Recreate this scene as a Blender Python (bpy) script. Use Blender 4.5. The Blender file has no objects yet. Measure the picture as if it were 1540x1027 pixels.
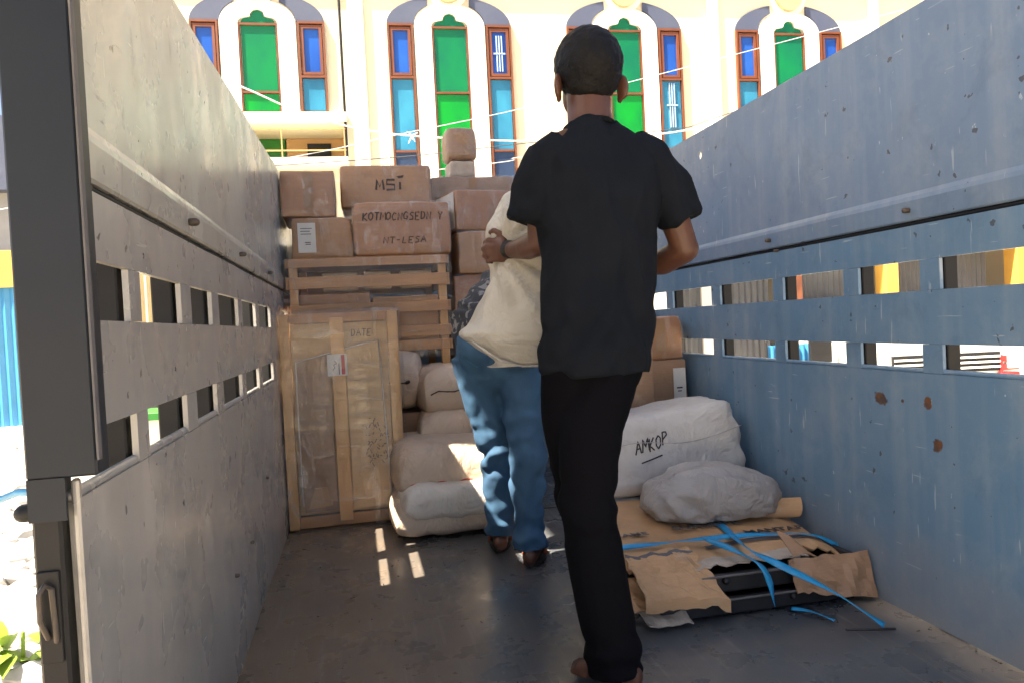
import bpy, bmesh, math, random
from mathutils import Vector, Matrix, noise
from mathutils.bvhtree import BVHTree
R = math.radians
random.seed(7)
S = bpy.context.scene
COL = S.collection

# ------------------------------------------------------------------ camera
CAM_LOC = Vector((0, 0, .95))
YAW, PITCH, ROLL = .20557, .02439, .05
d = Vector((math.sin(YAW)*math.cos(PITCH), math.cos(YAW)*math.cos(PITCH), -math.sin(PITCH)))
r0 = Vector((math.cos(YAW), -math.sin(YAW), 0)); u0 = r0.cross(d)
cr = r0*math.cos(ROLL) - u0*math.sin(ROLL); cu = u0*math.cos(ROLL) + r0*math.sin(ROLL)
cam = bpy.data.cameras.new('camera'); cam_o = bpy.data.objects.new('camera', cam); COL.objects.link(cam_o)
cam.sensor_width = 36; cam.lens = 26.0; cam.clip_start = .05; cam.clip_end = 500
cam_o.matrix_world = Matrix(((cr.x, cu.x, -d.x, CAM_LOC.x), (cr.y, cu.y, -d.y, CAM_LOC.y), (cr.z, cu.z, -d.z, CAM_LOC.z), (0, 0, 0, 1)))
S.camera = cam_o

# ------------------------------------------------------------------ sky, sun, exposure
TO_SUN = Vector((-1, -.35, 1.83)).normalized()
world = bpy.data.worlds.new('World'); S.world = world; world.use_nodes = True
wn = world.node_tree.nodes; bg = wn['Background']
sky = wn.new('ShaderNodeTexSky'); sky.sky_type = 'NISHITA'; sky.sun_disc = False
sky.sun_elevation = math.asin(TO_SUN.z); sky.sun_rotation = math.atan2(TO_SUN.x, TO_SUN.y)
sky.air_density = .8; sky.dust_density = 4.0; sky.ozone_density = .6
world.node_tree.links.new(sky.outputs[0], bg.inputs[0]); bg.inputs[1].default_value = .06
sun = bpy.data.lights.new('sun', 'SUN'); sun.energy = 5.0; sun.angle = R(.5); sun.color = (1, .88, .70)
sun_o = bpy.data.objects.new('sun', sun); COL.objects.link(sun_o)
sun_o.rotation_euler = TO_SUN.to_track_quat('Z', 'Y').to_euler(); sun_o.location = (-6, -3, 12)
S.view_settings.view_transform = 'Standard'; S.view_settings.look = 'None'
S.view_settings.exposure = 2.45; S.view_settings.gamma = 1; S.view_settings.use_curve_mapping = False
S.cycles.use_denoising = True
S.cycles.max_bounces = 7; S.cycles.diffuse_bounces = 4; S.cycles.glossy_bounces = 3; S.cycles.use_adaptive_sampling = True; S.cycles.adaptive_threshold = .03; S.cycles.transparent_max_bounces = 12
S.cycles.sample_clamp_indirect = 8

# ------------------------------------------------------------------ object helpers
def tag(o, label=None, cat=None, group=None, kind=None):
    for k, v in (('label', label), ('category', cat), ('group', group), ('kind', kind)):
        if v: o[k] = v
    return o
def link(o, parent=None):
    COL.objects.link(o)
    if parent is not None: o.parent = parent
    return o
def empty(name, loc=(0, 0, 0), rz=0, **kw):
    o = bpy.data.objects.new(name, None); o.empty_display_size = .1
    o.location = loc; o.rotation_euler = (0, 0, rz); link(o); return tag(o, **kw)
def mobj(name, verts, faces, mat, parent=None, smooth=False, **kw):
    me = bpy.data.meshes.new(name); me.from_pydata([tuple(v) for v in verts], [], faces); me.update()
    bm = bmesh.new(); bm.from_mesh(me); bmesh.ops.recalc_face_normals(bm, faces=bm.faces); bm.to_mesh(me); bm.free()
    if smooth: me.polygons.foreach_set('use_smooth', [True]*len(me.polygons))
    if mat: me.materials.append(mat)
    return tag(link(bpy.data.objects.new(name, me), parent), **kw)
def bobj(name, bm, mat, parent=None, smooth=False, **kw):
    me = bpy.data.meshes.new(name); bmesh.ops.recalc_face_normals(bm, faces=bm.faces); bm.to_mesh(me); bm.free()
    if smooth: me.polygons.foreach_set('use_smooth', [True]*len(me.polygons))
    if mat: me.materials.append(mat)
    return tag(link(bpy.data.objects.new(name, me), parent), **kw)
def addbox(bm, x0, x1, y0, y1, z0, z1, bev=0, seg=1):
    b = bmesh.new(); bmesh.ops.create_cube(b, size=1)
    for v in b.verts: v.co = Vector(((x0+x1)/2 + v.co.x*(x1-x0), (y0+y1)/2 + v.co.y*(y1-y0), (z0+z1)/2 + v.co.z*(z1-z0)))
    if bev: bmesh.ops.bevel(b, geom=b.edges[:], offset=bev, segments=seg, affect='EDGES', profile=.5)
    m = bpy.data.meshes.new('t'); b.to_mesh(m); b.free(); bm.from_mesh(m); bpy.data.meshes.remove(m)
def box(name, x0, x1, y0, y1, z0, z1, mat, parent=None, bev=.003, **kw):
    bm = bmesh.new(); addbox(bm, x0, x1, y0, y1, z0, z1, bev); return bobj(name, bm, mat, parent, **kw)
def prism(name, pts, y0, y1, mat, parent=None, axis='Y', **kw):
    """outline pts (a,b) extruded along an axis"""
    n = len(pts); V = []
    for yy in (y0, y1):
        for a, b in pts: V.append((a, yy, b) if axis == 'Y' else (yy, a, b) if axis == 'X' else (a, b, yy))
    F = [list(range(n)), list(range(2*n-1, n-1, -1))] + [[i, (i+1) % n, n+(i+1) % n, n+i] for i in range(n)]
    return mobj(name, V, F, mat, parent, **kw)
def tubegeo(bm, pts, radii, seg=10, ref=Vector((1, 0, 0)), caps=True):
    """pts list of Vectors, radii list of r or (rx, ry); closed tube with rounded ends"""
    pts = [Vector(p) for p in pts]; rr = [(q, q) if not isinstance(q, tuple) else q for q in radii]
    P, Q, T = [], [], []
    n = len(pts)
    tang = [(pts[min(i+1, n-1)]-pts[max(i-1, 0)]).normalized() for i in range(n)]
    if caps:
        for k in (.95, .75, .4):
            s = math.sqrt(1-k*k); P.append(pts[0]-tang[0]*min(rr[0])*k); Q.append((rr[0][0]*s, rr[0][1]*s)); T.append(tang[0])
    for p, q, t in zip(pts, rr, tang): P.append(p); Q.append(q); T.append(t)
    if caps:
        for k in (.4, .75, .95):
            s = math.sqrt(1-k*k); P.append(pts[-1]+tang[-1]*min(rr[-1])*k); Q.append((rr[-1][0]*s, rr[-1][1]*s)); T.append(tang[-1])
    rings = []
    for p, (a, b), t in zip(P, Q, T):
        s = ref - t*ref.dot(t)
        if s.length < .05: s = Vector((0, 1, 0)) - t*t.y
        s.normalize(); w = t.cross(s)
        rings.append([bm.verts.new(p + s*a*math.cos(2*math.pi*i/seg) + w*b*math.sin(2*math.pi*i/seg)) for i in range(seg)])
    for A, B in zip(rings, rings[1:]):
        for i in range(seg): bm.faces.new((A[i], A[(i+1) % seg], B[(i+1) % seg], B[i]))
    bm.faces.new(rings[0][::-1]); bm.faces.new(rings[-1])
def tube(name, pts, r, mat, parent=None, seg=8, **kw):
    bm = bmesh.new(); tubegeo(bm, pts, r if isinstance(r, list) else [r]*len(pts), seg); return bobj(name, bm, mat, parent, smooth=True, **kw)
def fbm(p, sc, seed=0, oct=3):
    v = 0; a = 1; q = Vector(p)*sc + Vector((seed*7.3, seed*3.1, seed*5.7))
    for _ in range(oct): v += a*noise.noise(q); q = q*2.03; a *= .5
    return v
def rbox_geo(hx, hy, hz, r, n=8):
    """rounded box lattice surface: verts, faces centred on the origin"""
    def ticks(h):
        e = [-h, -h+r*.35, -h+r]; m = n
        return e + [-h+r + (2*h-2*r)*i/m for i in range(1, m)] + [h-r, h-r*.35, h]
    tx, ty, tz = ticks(hx), ticks(hy), ticks(hz); V, idx, F = [], {}, []
    def vid(p):
        k = tuple(round(c, 5) for c in p)
        if k not in idx:
            q = Vector((max(-(hx-r), min(hx-r, p[0])), max(-(hy-r), min(hy-r, p[1])), max(-(hz-r), min(hz-r, p[2]))))
            dd = Vector(p)-q
            idx[k] = len(V); V.append(q + dd.normalized()*r if dd.length > 1e-9 else Vector(p))
        return idx[k]
    for (A, B, mk) in ((tx, ty, lambda a, b, s: (a, b, s*hz)), (tx, tz, lambda a, b, s: (a, s*hy, b)), (ty, tz, lambda a, b, s: (s*hx, a, b))):
        for s in (-1, 1):
            for i in range(len(A)-1):
                for j in range(len(B)-1):
                    F.append([vid(mk(A[i], B[j], s)), vid(mk(A[i+1], B[j], s)), vid(mk(A[i+1], B[j+1], s)), vid(mk(A[i], B[j+1], s))])
    return V, F
def project(o, p, direction):
    """nearest hit on object o (world coords, identity or placed) from p along direction"""
    bpy.context.view_layer.update()
    mw = o.matrix_world; me = o.data
    t = BVHTree.FromPolygons([mw @ v.co for v in me.vertices], [list(f.vertices) for f in me.polygons])
    def f(q, dr=Vector(direction)):
        h = t.ray_cast(Vector(q), dr); return h[0], h[1]
    return f
def text_mesh(name, s, size, mat, parent, M, ext=.0006, bold=0, align='CENTER', shear=0):
    c = bpy.data.curves.new('t', 'FONT'); c.body = s; c.size = size; c.extrude = ext; c.align_x = align; c.align_y = 'CENTER'; c.offset = bold; c.shear = shear; c.resolution_u = 3
    o = bpy.data.objects.new('t', c); COL.objects.link(o); bpy.context.view_layer.update()
    me = bpy.data.meshes.new_from_object(o.evaluated_get(bpy.context.evaluated_depsgraph_get()))
    bpy.data.objects.remove(o); bpy.data.curves.remove(c)
    me.transform(M); me.materials.clear(); me.materials.append(mat); me.name = name
    ob = bpy.data.objects.new(name, me); link(ob, parent); return ob
FRONT = Matrix(((1, 0, 0, 0), (0, 0, -1, 0), (0, 1, 0, 0), (0, 0, 0, 1)))      # text facing -Y, upright
def front_at(x, y, z, roll=0): return Matrix.Translation((x, y, z)) @ FRONT @ Matrix.Rotation(roll, 4, 'Z')
def ribbon_geo(bm, pts, nrm, w):
    """flat stroke along pts with per-point surface normals"""
    L = []
    for i, p in enumerate(pts):
        t = (pts[min(i+1, len(pts)-1)]-pts[max(i-1, 0)]).normalized(); s = t.cross(nrm[i]).normalized()*w/2
        L.append((bm.verts.new(p+s), bm.verts.new(p-s)))
    for a, b in zip(L, L[1:]): bm.faces.new((a[0], a[1], b[1], b[0]))

# ------------------------------------------------------------------ materials
class NT:
    def __init__(s, name):
        s.m = bpy.data.materials.new(name); s.m.use_nodes = True; s.n = s.m.node_tree.nodes; s.l = s.m.node_tree.links
        s.b = s.n['Principled BSDF']; s.tc = s.n.new('ShaderNodeTexCoord')
    def set(s, sock, v):
        if isinstance(v, bpy.types.NodeSocket): s.l.new(v, sock)
        elif isinstance(v, (tuple, list)) and sock.type == 'RGBA' and len(v) == 3: sock.default_value = (*v, 1)
        else: sock.default_value = v
    def P(s, **kw):
        for k, v in kw.items(): s.set(s.b.inputs[k.replace('_', ' ')], v)
    def co(s, scale=(1, 1, 1), rot=(0, 0, 0), src='Object', loc=(0, 0, 0)):
        m = s.n.new('ShaderNodeMapping'); s.l.new(s.tc.outputs[src], m.inputs[0])
        m.inputs['Scale'].default_value = scale; m.inputs['Rotation'].default_value = rot; m.inputs['Location'].default_value = loc; return m.outputs[0]
    def noise(s, co, scale=5, detail=4, rough=.55, dist=0):
        t = s.n.new('ShaderNodeTexNoise'); s.l.new(co, t.inputs['Vector']); t.inputs['Scale'].default_value = scale
        t.inputs['Detail'].default_value = detail; t.inputs['Roughness'].default_value = rough; t.inputs['Distortion'].default_value = dist; return t.outputs['Fac']
    def voro(s, co, scale, feature='F1', out='Distance'):
        t = s.n.new('ShaderNodeTexVoronoi'); t.feature = feature; s.l.new(co, t.inputs['Vector']); t.inputs['Scale'].default_value = scale; return t.outputs[out]
    def map(s, v, a, b, c=0, e=1):
        t = s.n.new('ShaderNodeMapRange'); s.l.new(v, t.inputs[0])
        for i, x in enumerate((a, b, c, e)): t.inputs[i+1].default_value = x
        return t.outputs[0]
    def mix(s, f, a, b, mode='MIX'):
        t = s.n.new('ShaderNodeMix'); t.data_type = 'RGBA'; t.blend_type = mode
        s.set(t.inputs[0], f); s.set(t.inputs[6], a); s.set(t.inputs[7], b); return t.outputs[2]
    def math(s, op, a, b=0.0):
        t = s.n.new('ShaderNodeMath'); t.operation = op; s.set(t.inputs[0], a); s.set(t.inputs[1], b); return t.outputs[0]
    def bump(s, h, strength=.3, dist=.01, prev=None):
        t = s.n.new('ShaderNodeBump'); t.inputs['Strength'].default_value = strength; t.inputs['Distance'].default_value = dist
        s.l.new(h, t.inputs['Height'])
        if prev is not None: s.l.new(prev, t.inputs['Normal'])
        return t.outputs[0]
    def spot(s, centre, rad):
        """1 inside an irregular patch round a point"""
        v = s.n.new('ShaderNodeVectorMath'); v.operation = 'DISTANCE'; s.l.new(s.tc.outputs['Object'], v.inputs[0]); v.inputs[1].default_value = centre
        nz = s.noise(s.co(), 30, 3); return s.map(s.math('ADD', v.outputs['Value'], s.math('MULTIPLY', s.math('SUBTRACT', nz, .5), rad*1.6)), rad, rad*.8)
def pmat(name, c1, c2=None, scale=5, rough=.6, bump=.15, bscale=40, bdist=.004, metal=0, coat=0, stretch=(1, 1, 1), r2=None, spec=.5, src='Object', sheen=0):
    t = NT(name); co = t.co(stretch, src=src); nz = t.noise(co, scale, 5)
    c2 = c2 or tuple(x*.75 for x in c1)
    t.P(Base_Color=t.mix(t.map(nz, .3, .7), c1, c2), Metallic=metal, Specular_IOR_Level=spec)
    t.P(Roughness=rough if r2 is None else t.map(t.noise(co, scale*2.3, 3), .3, .7, rough, r2))
    if coat: t.P(Coat_Weight=coat, Coat_Roughness=.15)
    if sheen: t.P(Sheen_Weight=sheen)
    if bump: t.P(Normal=t.bump(t.noise(co, bscale, 4), bump, bdist))
    return t.m
def steel_paint(name, cA, cB, dust, chips=(.62, .64, .66), rust_spots=(), chip_t=.70, rough=(.28, .5), dirt_low=None, metal=0):
    t = NT(name); co = t.co()
    col = t.mix(t.map(t.noise(co, 1.3, 6, .6), .32, .68), cA, cB)
    streak = t.noise(t.co((14, 14, .9)), 1.0, 5, .6)
    col = t.mix(t.math('MULTIPLY', t.map(streak, .48, .78), .45), col, dust)
    fine = t.noise(co, 9, 6, .7); col = t.mix(t.math('MULTIPLY', t.map(fine, .5, .75), .3), col, dust)
    bl = t.map(t.noise(t.co((1, 1, .7), loc=(2, 7, 1)), 3.1, 7, .72, .6), .5, .68); col = t.mix(t.math('MULTIPLY', bl, .32), col, dust)
    gr = t.map(t.noise(t.co((1, 1, .8), loc=(8, 3, 5)), 5.3, 7, .7, .4), .55, .72); col = t.mix(t.math('MULTIPLY', gr, .35), col, tuple(q*.45 for q in cA))
    area = t.map(t.noise(t.co(loc=(3, 1, 2)), 1.7, 2), .42, .62)
    # white chips, short upright scratches, long thin scratches
    c1 = t.math('MULTIPLY', t.map(t.noise(t.co((1, 1, .6)), 34, 4, .6), chip_t, chip_t+.015), area)
    s1 = t.math('MULTIPLY', t.map(t.noise(t.co((1, 60, 6)), 1.1, 2, .4), .70, .72), t.map(t.noise(co, 5, 2), .5, .56))
    s2 = t.math('MULTIPLY', t.map(t.noise(t.co((1, 5, 70), (R(28), 0, 0)), 1.3, 2, .4), .71, .725), t.map(t.noise(t.co(loc=(5, 5, 5)), 4, 2), .5, .56))
    wear = t.math('MAXIMUM', c1, t.math('MAXIMUM', t.math('MULTIPLY', s1, .5), t.math('MULTIPLY', s2, .45)))
    col = t.mix(t.math('MULTIPLY', wear, .75), col, chips)
    dk = t.map(t.noise(t.co(loc=(9, 2, 4)), 24, 3, .5), .70, .715); col = t.mix(t.math('MULTIPLY', dk, .8), col, (.05, .045, .04))
    for c, r in rust_spots:
        m = t.spot(c, r); col = t.mix(m, col, t.mix(t.map(t.noise(co, 45, 4), .4, .6), (.17, .07, .03), (.07, .05, .045))); dk = t.math('MAXIMUM', dk, m)
    if dirt_low:
        z = t.n.new('ShaderNodeSeparateXYZ'); t.l.new(t.tc.outputs['Object'], z.inputs[0])
        g = t.math('ADD', z.outputs[2], t.math('MULTIPLY', t.noise(co, 6, 4), .25)); col = t.mix(t.map(g, dirt_low[0], 0.1, 0, .75), col, dirt_low[1])
    t.P(Base_Color=col, Roughness=t.math('ADD', t.map(t.noise(co, 4, 4), .3, .7, *rough), t.math('MULTIPLY', wear, .2)), Specular_IOR_Level=.5, Metallic=metal)
    b = t.bump(t.noise(t.co((1, .8, .5)), 2.2, 3), .6, .04); b = t.bump(t.map(t.voro(t.co((1, 1, .8), loc=(1, 4, 2)), 4.2), 0, .28), .25, .012, b); b = t.bump(t.math('SUBTRACT', 0.0, t.math('MAXIMUM', wear, dk)), .3, .002, b)
    t.P(Normal=t.bump(t.noise(co, 90, 2), .08, .002, b)); return t.m
def film(name, amount=.25, tint=(.9, .92, .95), sc=1.0, gl0=.10):
    """clear stretch film: see-through with glossy creases"""
    t = NT(name); out = t.n['Material Output']
    cr = t.noise(t.co((9*sc, 9*sc, 2.2*sc)), 2.0, 6, .65, 1.2); cr2 = t.noise(t.co((3*sc, 3*sc, 22*sc), (0, R(25), 0)), 1.6, 4, .6, .8)
    crease = t.math('MAXIMUM', t.map(cr, .55, .72), t.map(cr2, .6, .74))
    t.P(Base_Color=tint, Roughness=.16, Specular_IOR_Level=.7)
    t.P(Normal=t.bump(t.math('ADD', cr, t.math('MULTIPLY', cr2, .7)), .9, .012))
    tr = t.n.new('ShaderNodeBsdfTransparent'); tr.inputs[0].default_value = (.97, .97, .97, 1); gl = t.n.new('ShaderNodeBsdfGlossy'); gl.inputs['Roughness'].default_value = .08
    t.l.new(t.b.inputs['Normal'].links[0].from_socket, gl.inputs['Normal'])
    m1 = t.n.new('ShaderNodeMixShader'); m1.inputs[0].default_value = gl0; t.l.new(tr.outputs[0], m1.inputs[1]); t.l.new(gl.outputs[0], m1.inputs[2])
    m2 = t.n.new('ShaderNodeMixShader'); t.l.new(t.math('MULTIPLY', crease, amount), m2.inputs[0]); t.l.new(m1.outputs[0], m2.inputs[1]); t.l.new(t.b.outputs[0], m2.inputs[2])
    t.l.new(m2.outputs[0], out.inputs['Surface']); return t.m
def cardboard(name, c=(.48, .245, .10), coat=.25):
    t = NT(name); co = t.co()
    col = t.mix(t.map(t.noise(co, 4, 5, .6), .3, .7), c, tuple(x*.78 for x in c)); col = t.mix(t.math('MULTIPLY', t.map(t.noise(t.co((3, 3, 60)), 4, 2), .4, .6), .18), col, tuple(x*.6 for x in c))
    col = t.mix(t.math('MULTIPLY', t.map(t.noise(co, 12, 4), .58, .7), .3), col, (.55, .42, .3)); col = t.mix(t.math('MULTIPLY', t.map(t.noise(t.co(loc=(4, 2, 7)), 7, 6, .7), .56, .7), .45), col, tuple(x*.42 for x in c))
    t.P(Base_Color=col, Roughness=.62, Coat_Weight=coat, Coat_Roughness=.22)
    b = t.bump(t.noise(co, 14, 5, .6), .25, .006); t.P(Normal=b)
    t.P(Coat_Normal=t.bump(t.noise(t.co((2, 2, 9), (0, R(20), 0)), 6, 5, .65, .8), .5, .008)); return t.m
def woven(name, c1, c2, stain=(.5, .4, .33)):
    t = NT(name); co = t.co()
    col = t.mix(t.map(t.noise(co, 3, 5), .3, .7), c1, c2); col = t.mix(t.math('MULTIPLY', t.map(t.noise(co, 7, 5, .65), .52, .72), .4), col, stain)
    wv = t.n.new('ShaderNodeTexWave'); t.l.new(t.co(), wv.inputs[0]); wv.inputs['Scale'].default_value = 90; wv.inputs['Distortion'].default_value = .6
    t.P(Base_Color=col, Roughness=.5, Specular_IOR_Level=.4)
    rd = t.math('ABSOLUTE', t.math('SUBTRACT', t.noise(t.co((1.2, 1, .8)), 4.5, 4, .6, 1.0), .5)); b = t.bump(t.map(rd, 0, .11), .32, .013)
    rd2 = t.math('ABSOLUTE', t.math('SUBTRACT', t.noise(t.co((1, 1.4, 1), (R(30), R(20), R(40))), 11, 4, .6, .8), .5)); b = t.bump(t.map(rd2, 0, .08), .22, .005, b)
    t.P(Normal=t.bump(wv.outputs['Fac'], .12, .001, b)); return t.m
MT = {}
MT['wallR'] = steel_paint('blue_wall_paint', (.098, .205, .335), (.14, .235, .35), (.29, .345, .40), rust_spots=(((1.61, 2.055, .656), .028), ((1.61, 1.859, .66), .018), ((1.61, 1.827, .538), .02), ((1.61, 1.96, .655), .008)), dirt_low=(.42, (.26, .25, .24)))
MT['wallRup'] = steel_paint('blue_upper_paint', (.135, .215, .335), (.17, .24, .345), (.31, .35, .40), chip_t=.69)
MT['wallL'] = steel_paint('bounce_lit_wall_paint', (.35, .35, .345), (.41, .395, .37), (.54, .50, .44), chips=(.6, .57, .5), chip_t=.72, rough=(.2, .38), dirt_low=(.30, (.27, .25, .22)), metal=.2)  # left wall's grey holds the warm bounce light, put into the paint colour
MT['wallLup'] = steel_paint('bounce_lit_upper_paint', (.40, .405, .385), (.45, .445, .40), (.57, .55, .48), chips=(.2, .19, .17), chip_t=.72, rough=(.2, .38), metal=.2)  # upper left panel coloured warm grey for the same bounce light
MT['dark'] = pmat('dark_steel', (.010, .010, .012), (.018, .018, .019), 6, .5, .15, 30, spec=.3)
MT['post'] = pmat('post_paint', (.017, .021, .029), (.024, .028, .035), 4, .45, .2, 25, .003, spec=.3)
MT['bolt'] = pmat('bolt_steel', (.06, .055, .05), (.1, .07, .05), 40, .5, .2)
def floor_mat():
    t = NT('bed_floor_steel'); co = t.co()
    col = t.mix(t.map(t.noise(co, 1.6, 6, .6), .35, .65), (.058, .066, .078), (.105, .106, .11))
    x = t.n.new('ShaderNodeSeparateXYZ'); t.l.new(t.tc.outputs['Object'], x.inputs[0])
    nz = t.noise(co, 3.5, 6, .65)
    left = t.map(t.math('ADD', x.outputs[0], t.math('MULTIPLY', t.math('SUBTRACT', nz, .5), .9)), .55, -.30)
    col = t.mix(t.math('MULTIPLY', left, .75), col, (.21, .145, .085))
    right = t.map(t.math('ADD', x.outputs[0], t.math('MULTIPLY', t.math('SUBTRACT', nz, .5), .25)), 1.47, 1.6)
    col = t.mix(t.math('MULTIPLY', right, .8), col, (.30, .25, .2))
    sc = t.map(t.noise(t.co((40, 2, 1)), 1.4, 4, .6), .58, .66); col = t.mix(t.math('MULTIPLY', sc, .3), col, (.3, .28, .25))
    spk = t.map(t.noise(co, 60, 2), .68, .72); col = t.mix(t.math('MULTIPLY', spk, .5), col, (.03, .025, .02))
    t.P(Base_Color=col, Roughness=t.map(t.noise(co, 5, 5, .6), .3, .7, .18, .42), Specular_IOR_Level=.65)
    b = t.bump(t.noise(co, 2.5, 3), .25, .02); t.P(Normal=t.bump(t.noise(co, 45, 3), .12, .002, b)); return t.m
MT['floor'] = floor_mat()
MT['wood'] = pmat('crate_wood', (.54, .28, .11), (.38, .19, .075), 3, .6, .25, 20, .003, stretch=(1, 8, 8), coat=.25)
MT['woodv'] = pmat('crate_post_wood', (.68, .39, .15), (.54, .29, .11), 3, .6, .25, 20, .003, stretch=(8, 8, 1), coat=.2)
MT['card'] = cardboard('cardboard_brown'); MT['card2'] = cardboard('cardboard_red_brown', (.43, .195, .078), .3); MT['card3'] = cardboard('cardboard_tan', (.52, .31, .155), .08); MT['card4'] = cardboard('cardboard_dusty', (.36, .215, .125), .12)
MT['cardin'] = cardboard('cardboard_pale', (.68, .45, .23), .15)
MT['torn'] = pmat('torn_cardboard', (.5, .43, .36), (.38, .31, .25), 14, .8, .5, 60)
MT['filmK'] = film('stretch_film_thick', .40, (.97, .86, .72), .6, .09); MT['film'] = film('stretch_film', .36, (.97, .90, .82), 1.0, .08); MT['film2'] = film('stretch_film_thin', .26, (.97, .90, .82), .9, .07)
MT['ink'] = pmat('black_ink', (.02, .018, .018), (.035, .03, .03), 30, .6, 0); MT['inkbrown'] = pmat('brown_ink', (.07, .045, .035), (.05, .035, .03), 20, .7, 0)
MT['red'] = pmat('red_print', (.55, .03, .03), (.45, .03, .03), 30, .5, 0); MT['paper'] = pmat('label_paper', (.72, .70, .66), (.62, .6, .56), 12, .6, .05)
MT['string'] = pmat('dark_string', (.06, .045, .04), None, 40, .8, .2)
MT['sackp'] = woven('sack_pink', (.62, .49, .38), (.54, .42, .32), (.42, .29, .20)); MT['sackw'] = woven('sack_white', (.56, .54, .52), (.48, .465, .45), (.36, .31, .27)); MT['sackg'] = woven('sack_grey', (.40, .38, .37), (.34, .32, .31), (.25, .21, .18))
MT['sackb'] = woven('sack_cream', (.70, .65, .59), (.62, .57, .51), (.5, .40, .32)); MT['sackh'] = woven('sack_held', (.60, .58, .53), (.52, .49, .43), (.42, .36, .28))
MT['strap'] = pmat('blue_strap', (.02, .30, .60), (.015, .24, .5), 30, .35, .15, 80, .001)
MT['black'] = pmat('black_plastic', (.012, .012, .014), (.02, .02, .022), 8, .38, .1)
MT['stripe'] = pmat('grey_print', (.10, .095, .10), (.14, .13, .13), 20, .7, 0)
# ------------------------------------------------------------------ ground
GZ = -1.0
MT['ground'] = pmat('street_concrete', (.46, .395, .30), (.36, .31, .24), 2.2, .85, .35, 18, .01)
gv, gf, gn = [], [], 40
for i in range(gn+1):
    for j in range(gn+1): gv.append((-60+120*i/gn, -50+130*j/gn, GZ))
for i in range(gn):
    for j in range(gn): a = i*(gn+1)+j; gf.append((a, a+1, a+gn+2, a+gn+1))
mobj('street_ground', gv, gf, MT['ground'], kind='structure')

# ------------------------------------------------------------------ building with arched windows
MT['cream'] = pmat('cream_render', (.80, .72, .50), (.72, .65, .47), 1.2, .85, .2, 14, .01)
MT['white'] = pmat('white_render', (.84, .81, .74), (.76, .73, .66), 1.5, .8, .2, 16, .008)
MT['arcb'] = pmat('slate_blue_render', (.055, .07, .125), (.07, .085, .135), 3, .7, .15, 20)
MT['fr'] = pmat('brown_frame', (.17, .05, .017), (.13, .038, .014), 8, .5, .1)
MT['peach'] = pmat('peach_render', (.72, .40, .20), (.66, .36, .18), 4, .8, .1)
def glass(name, c, c2, rough=.08):
    t = NT(name); t.P(Base_Color=t.mix(t.map(t.noise(t.co((1, 1, .6)), 1.6, 3), .35, .65), c, c2), Roughness=rough, Specular_IOR_Level=.6)
    t.P(Normal=t.bump(t.noise(t.co(), 3, 2), .05, .02)); return t.m
MT['gblue'] = glass('blue_glass', (.012, .06, .30), (.02, .10, .42)); MT['gteal'] = glass('teal_glass', (.02, .13, .24), (.045, .26, .40)); MT['ggreen'] = glass('green_glass', (.0, .115, .05), (.0, .17, .04), .25); MT['ggreen2'] = glass('bright_green_glass', (.0, .30, .006), (.0, .17, .02), .2); MT['gdark'] = glass('dark_blue_glass', (.02, .035, .08), (.03, .05, .1))
MT['yellow'] = pmat('yellow_paint', (.72, .40, .07), (.62, .33, .06), 3, .6, .1); MT['shut'] = pmat('grey_shutter', (.13, .135, .14), (.10, .10, .105), 2, .5, .1)
MT['gdoor'] = pmat('green_door', (.02, .20, .02), (.015, .15, .02), 3, .5, .1); MT['tan'] = pmat('tan_door', (.55, .33, .14), (.45, .27, .11), 3, .6, .15); MT['bluep'] = pmat('blue_sheet', (.03, .18, .38), (.04, .22, .44), 2, .55, .15)
MT['iron'] = pmat('window_bars', (.35, .5, .7), None, 10, .5, 0)
B = empty('arched_window_building', (0, 10, 0), R(-1.9), label='cream building with arched blue and green windows across the street', cat='building')
bm = bmesh.new()
BAL = (-1.30, .0, 3.18, 3.66)
addbox(bm, -3.2, BAL[0], 0, 5, 2.2, 8.2); addbox(bm, BAL[1], 14, 0, 5, 2.2, 8.2)
addbox(bm, BAL[0], BAL[1], 0, 5, BAL[3], 8.2); addbox(bm, BAL[0], BAL[1], 0, 5, 2.2, BAL[2]); addbox(bm, BAL[0], BAL[1], .8, 5, BAL[2], BAL[3])
bobj('wall', bm, MT['cream'], B)
box('cornice', -3.3, 14.1, -.22, 0, 6.2, 6.45, MT['cream'], B); box('roof_slab', -3.6, 14.4, -.5, 5.4, 8.2, 8.4, MT['white'], B)
box('beam', -3.2, 14, -.04, .25, 1.75, 2.2, MT['white'], B)
box('shop_back_wall', -3.2, 14, 1.3, 5, GZ, 2.2, MT['white'], B)
for u in (-3.2, -.2, 1.9, 4.05, 13.6): box('pilaster', u, u+.34, -.06, .3, GZ, 1.75, MT['white'], B)
for u in (6.25,): box('pilaster', u, u+.16, -.06, .2, GZ, 1.75, MT['fr'], B)
for u in (7.78, 10.05): box('pilaster', u, u+.2, -.07, .2, GZ, 1.75, MT['yellow'], B)
def shutter(x0, x1, z1=1.75, m='shut', y=.45, z0=GZ):
    n = max(4, int((x1-x0)/.09)); pts = []
    V, F = [], []
    for i in range(n*2+1):
        x = x0+(x1-x0)*i/(n*2); yy = y + (.03 if i % 2 else 0)
        V += [(x, yy, z0), (x, yy, z1)]
    for i in range(n*2): F.append((2*i, 2*i+1, 2*i+3, 2*i+2))
    o = mobj('shutter', V, F, MT[m], B)
    box('shutter_rail', x0, x1, y-.04, y-.005, z0, z0+.12, MT['dark'], o); return o
for a, b in ((-2.8, -1.6), (.3, 1.8), (2.4, 3.9), (4.6, 5.05), (5.35, 6.15), (6.5, 7.7), (8.05, 9.95), (10.3, 11.6)): shutter(a, b)
shutter(-1.5, -.35, m='bluep')
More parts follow.
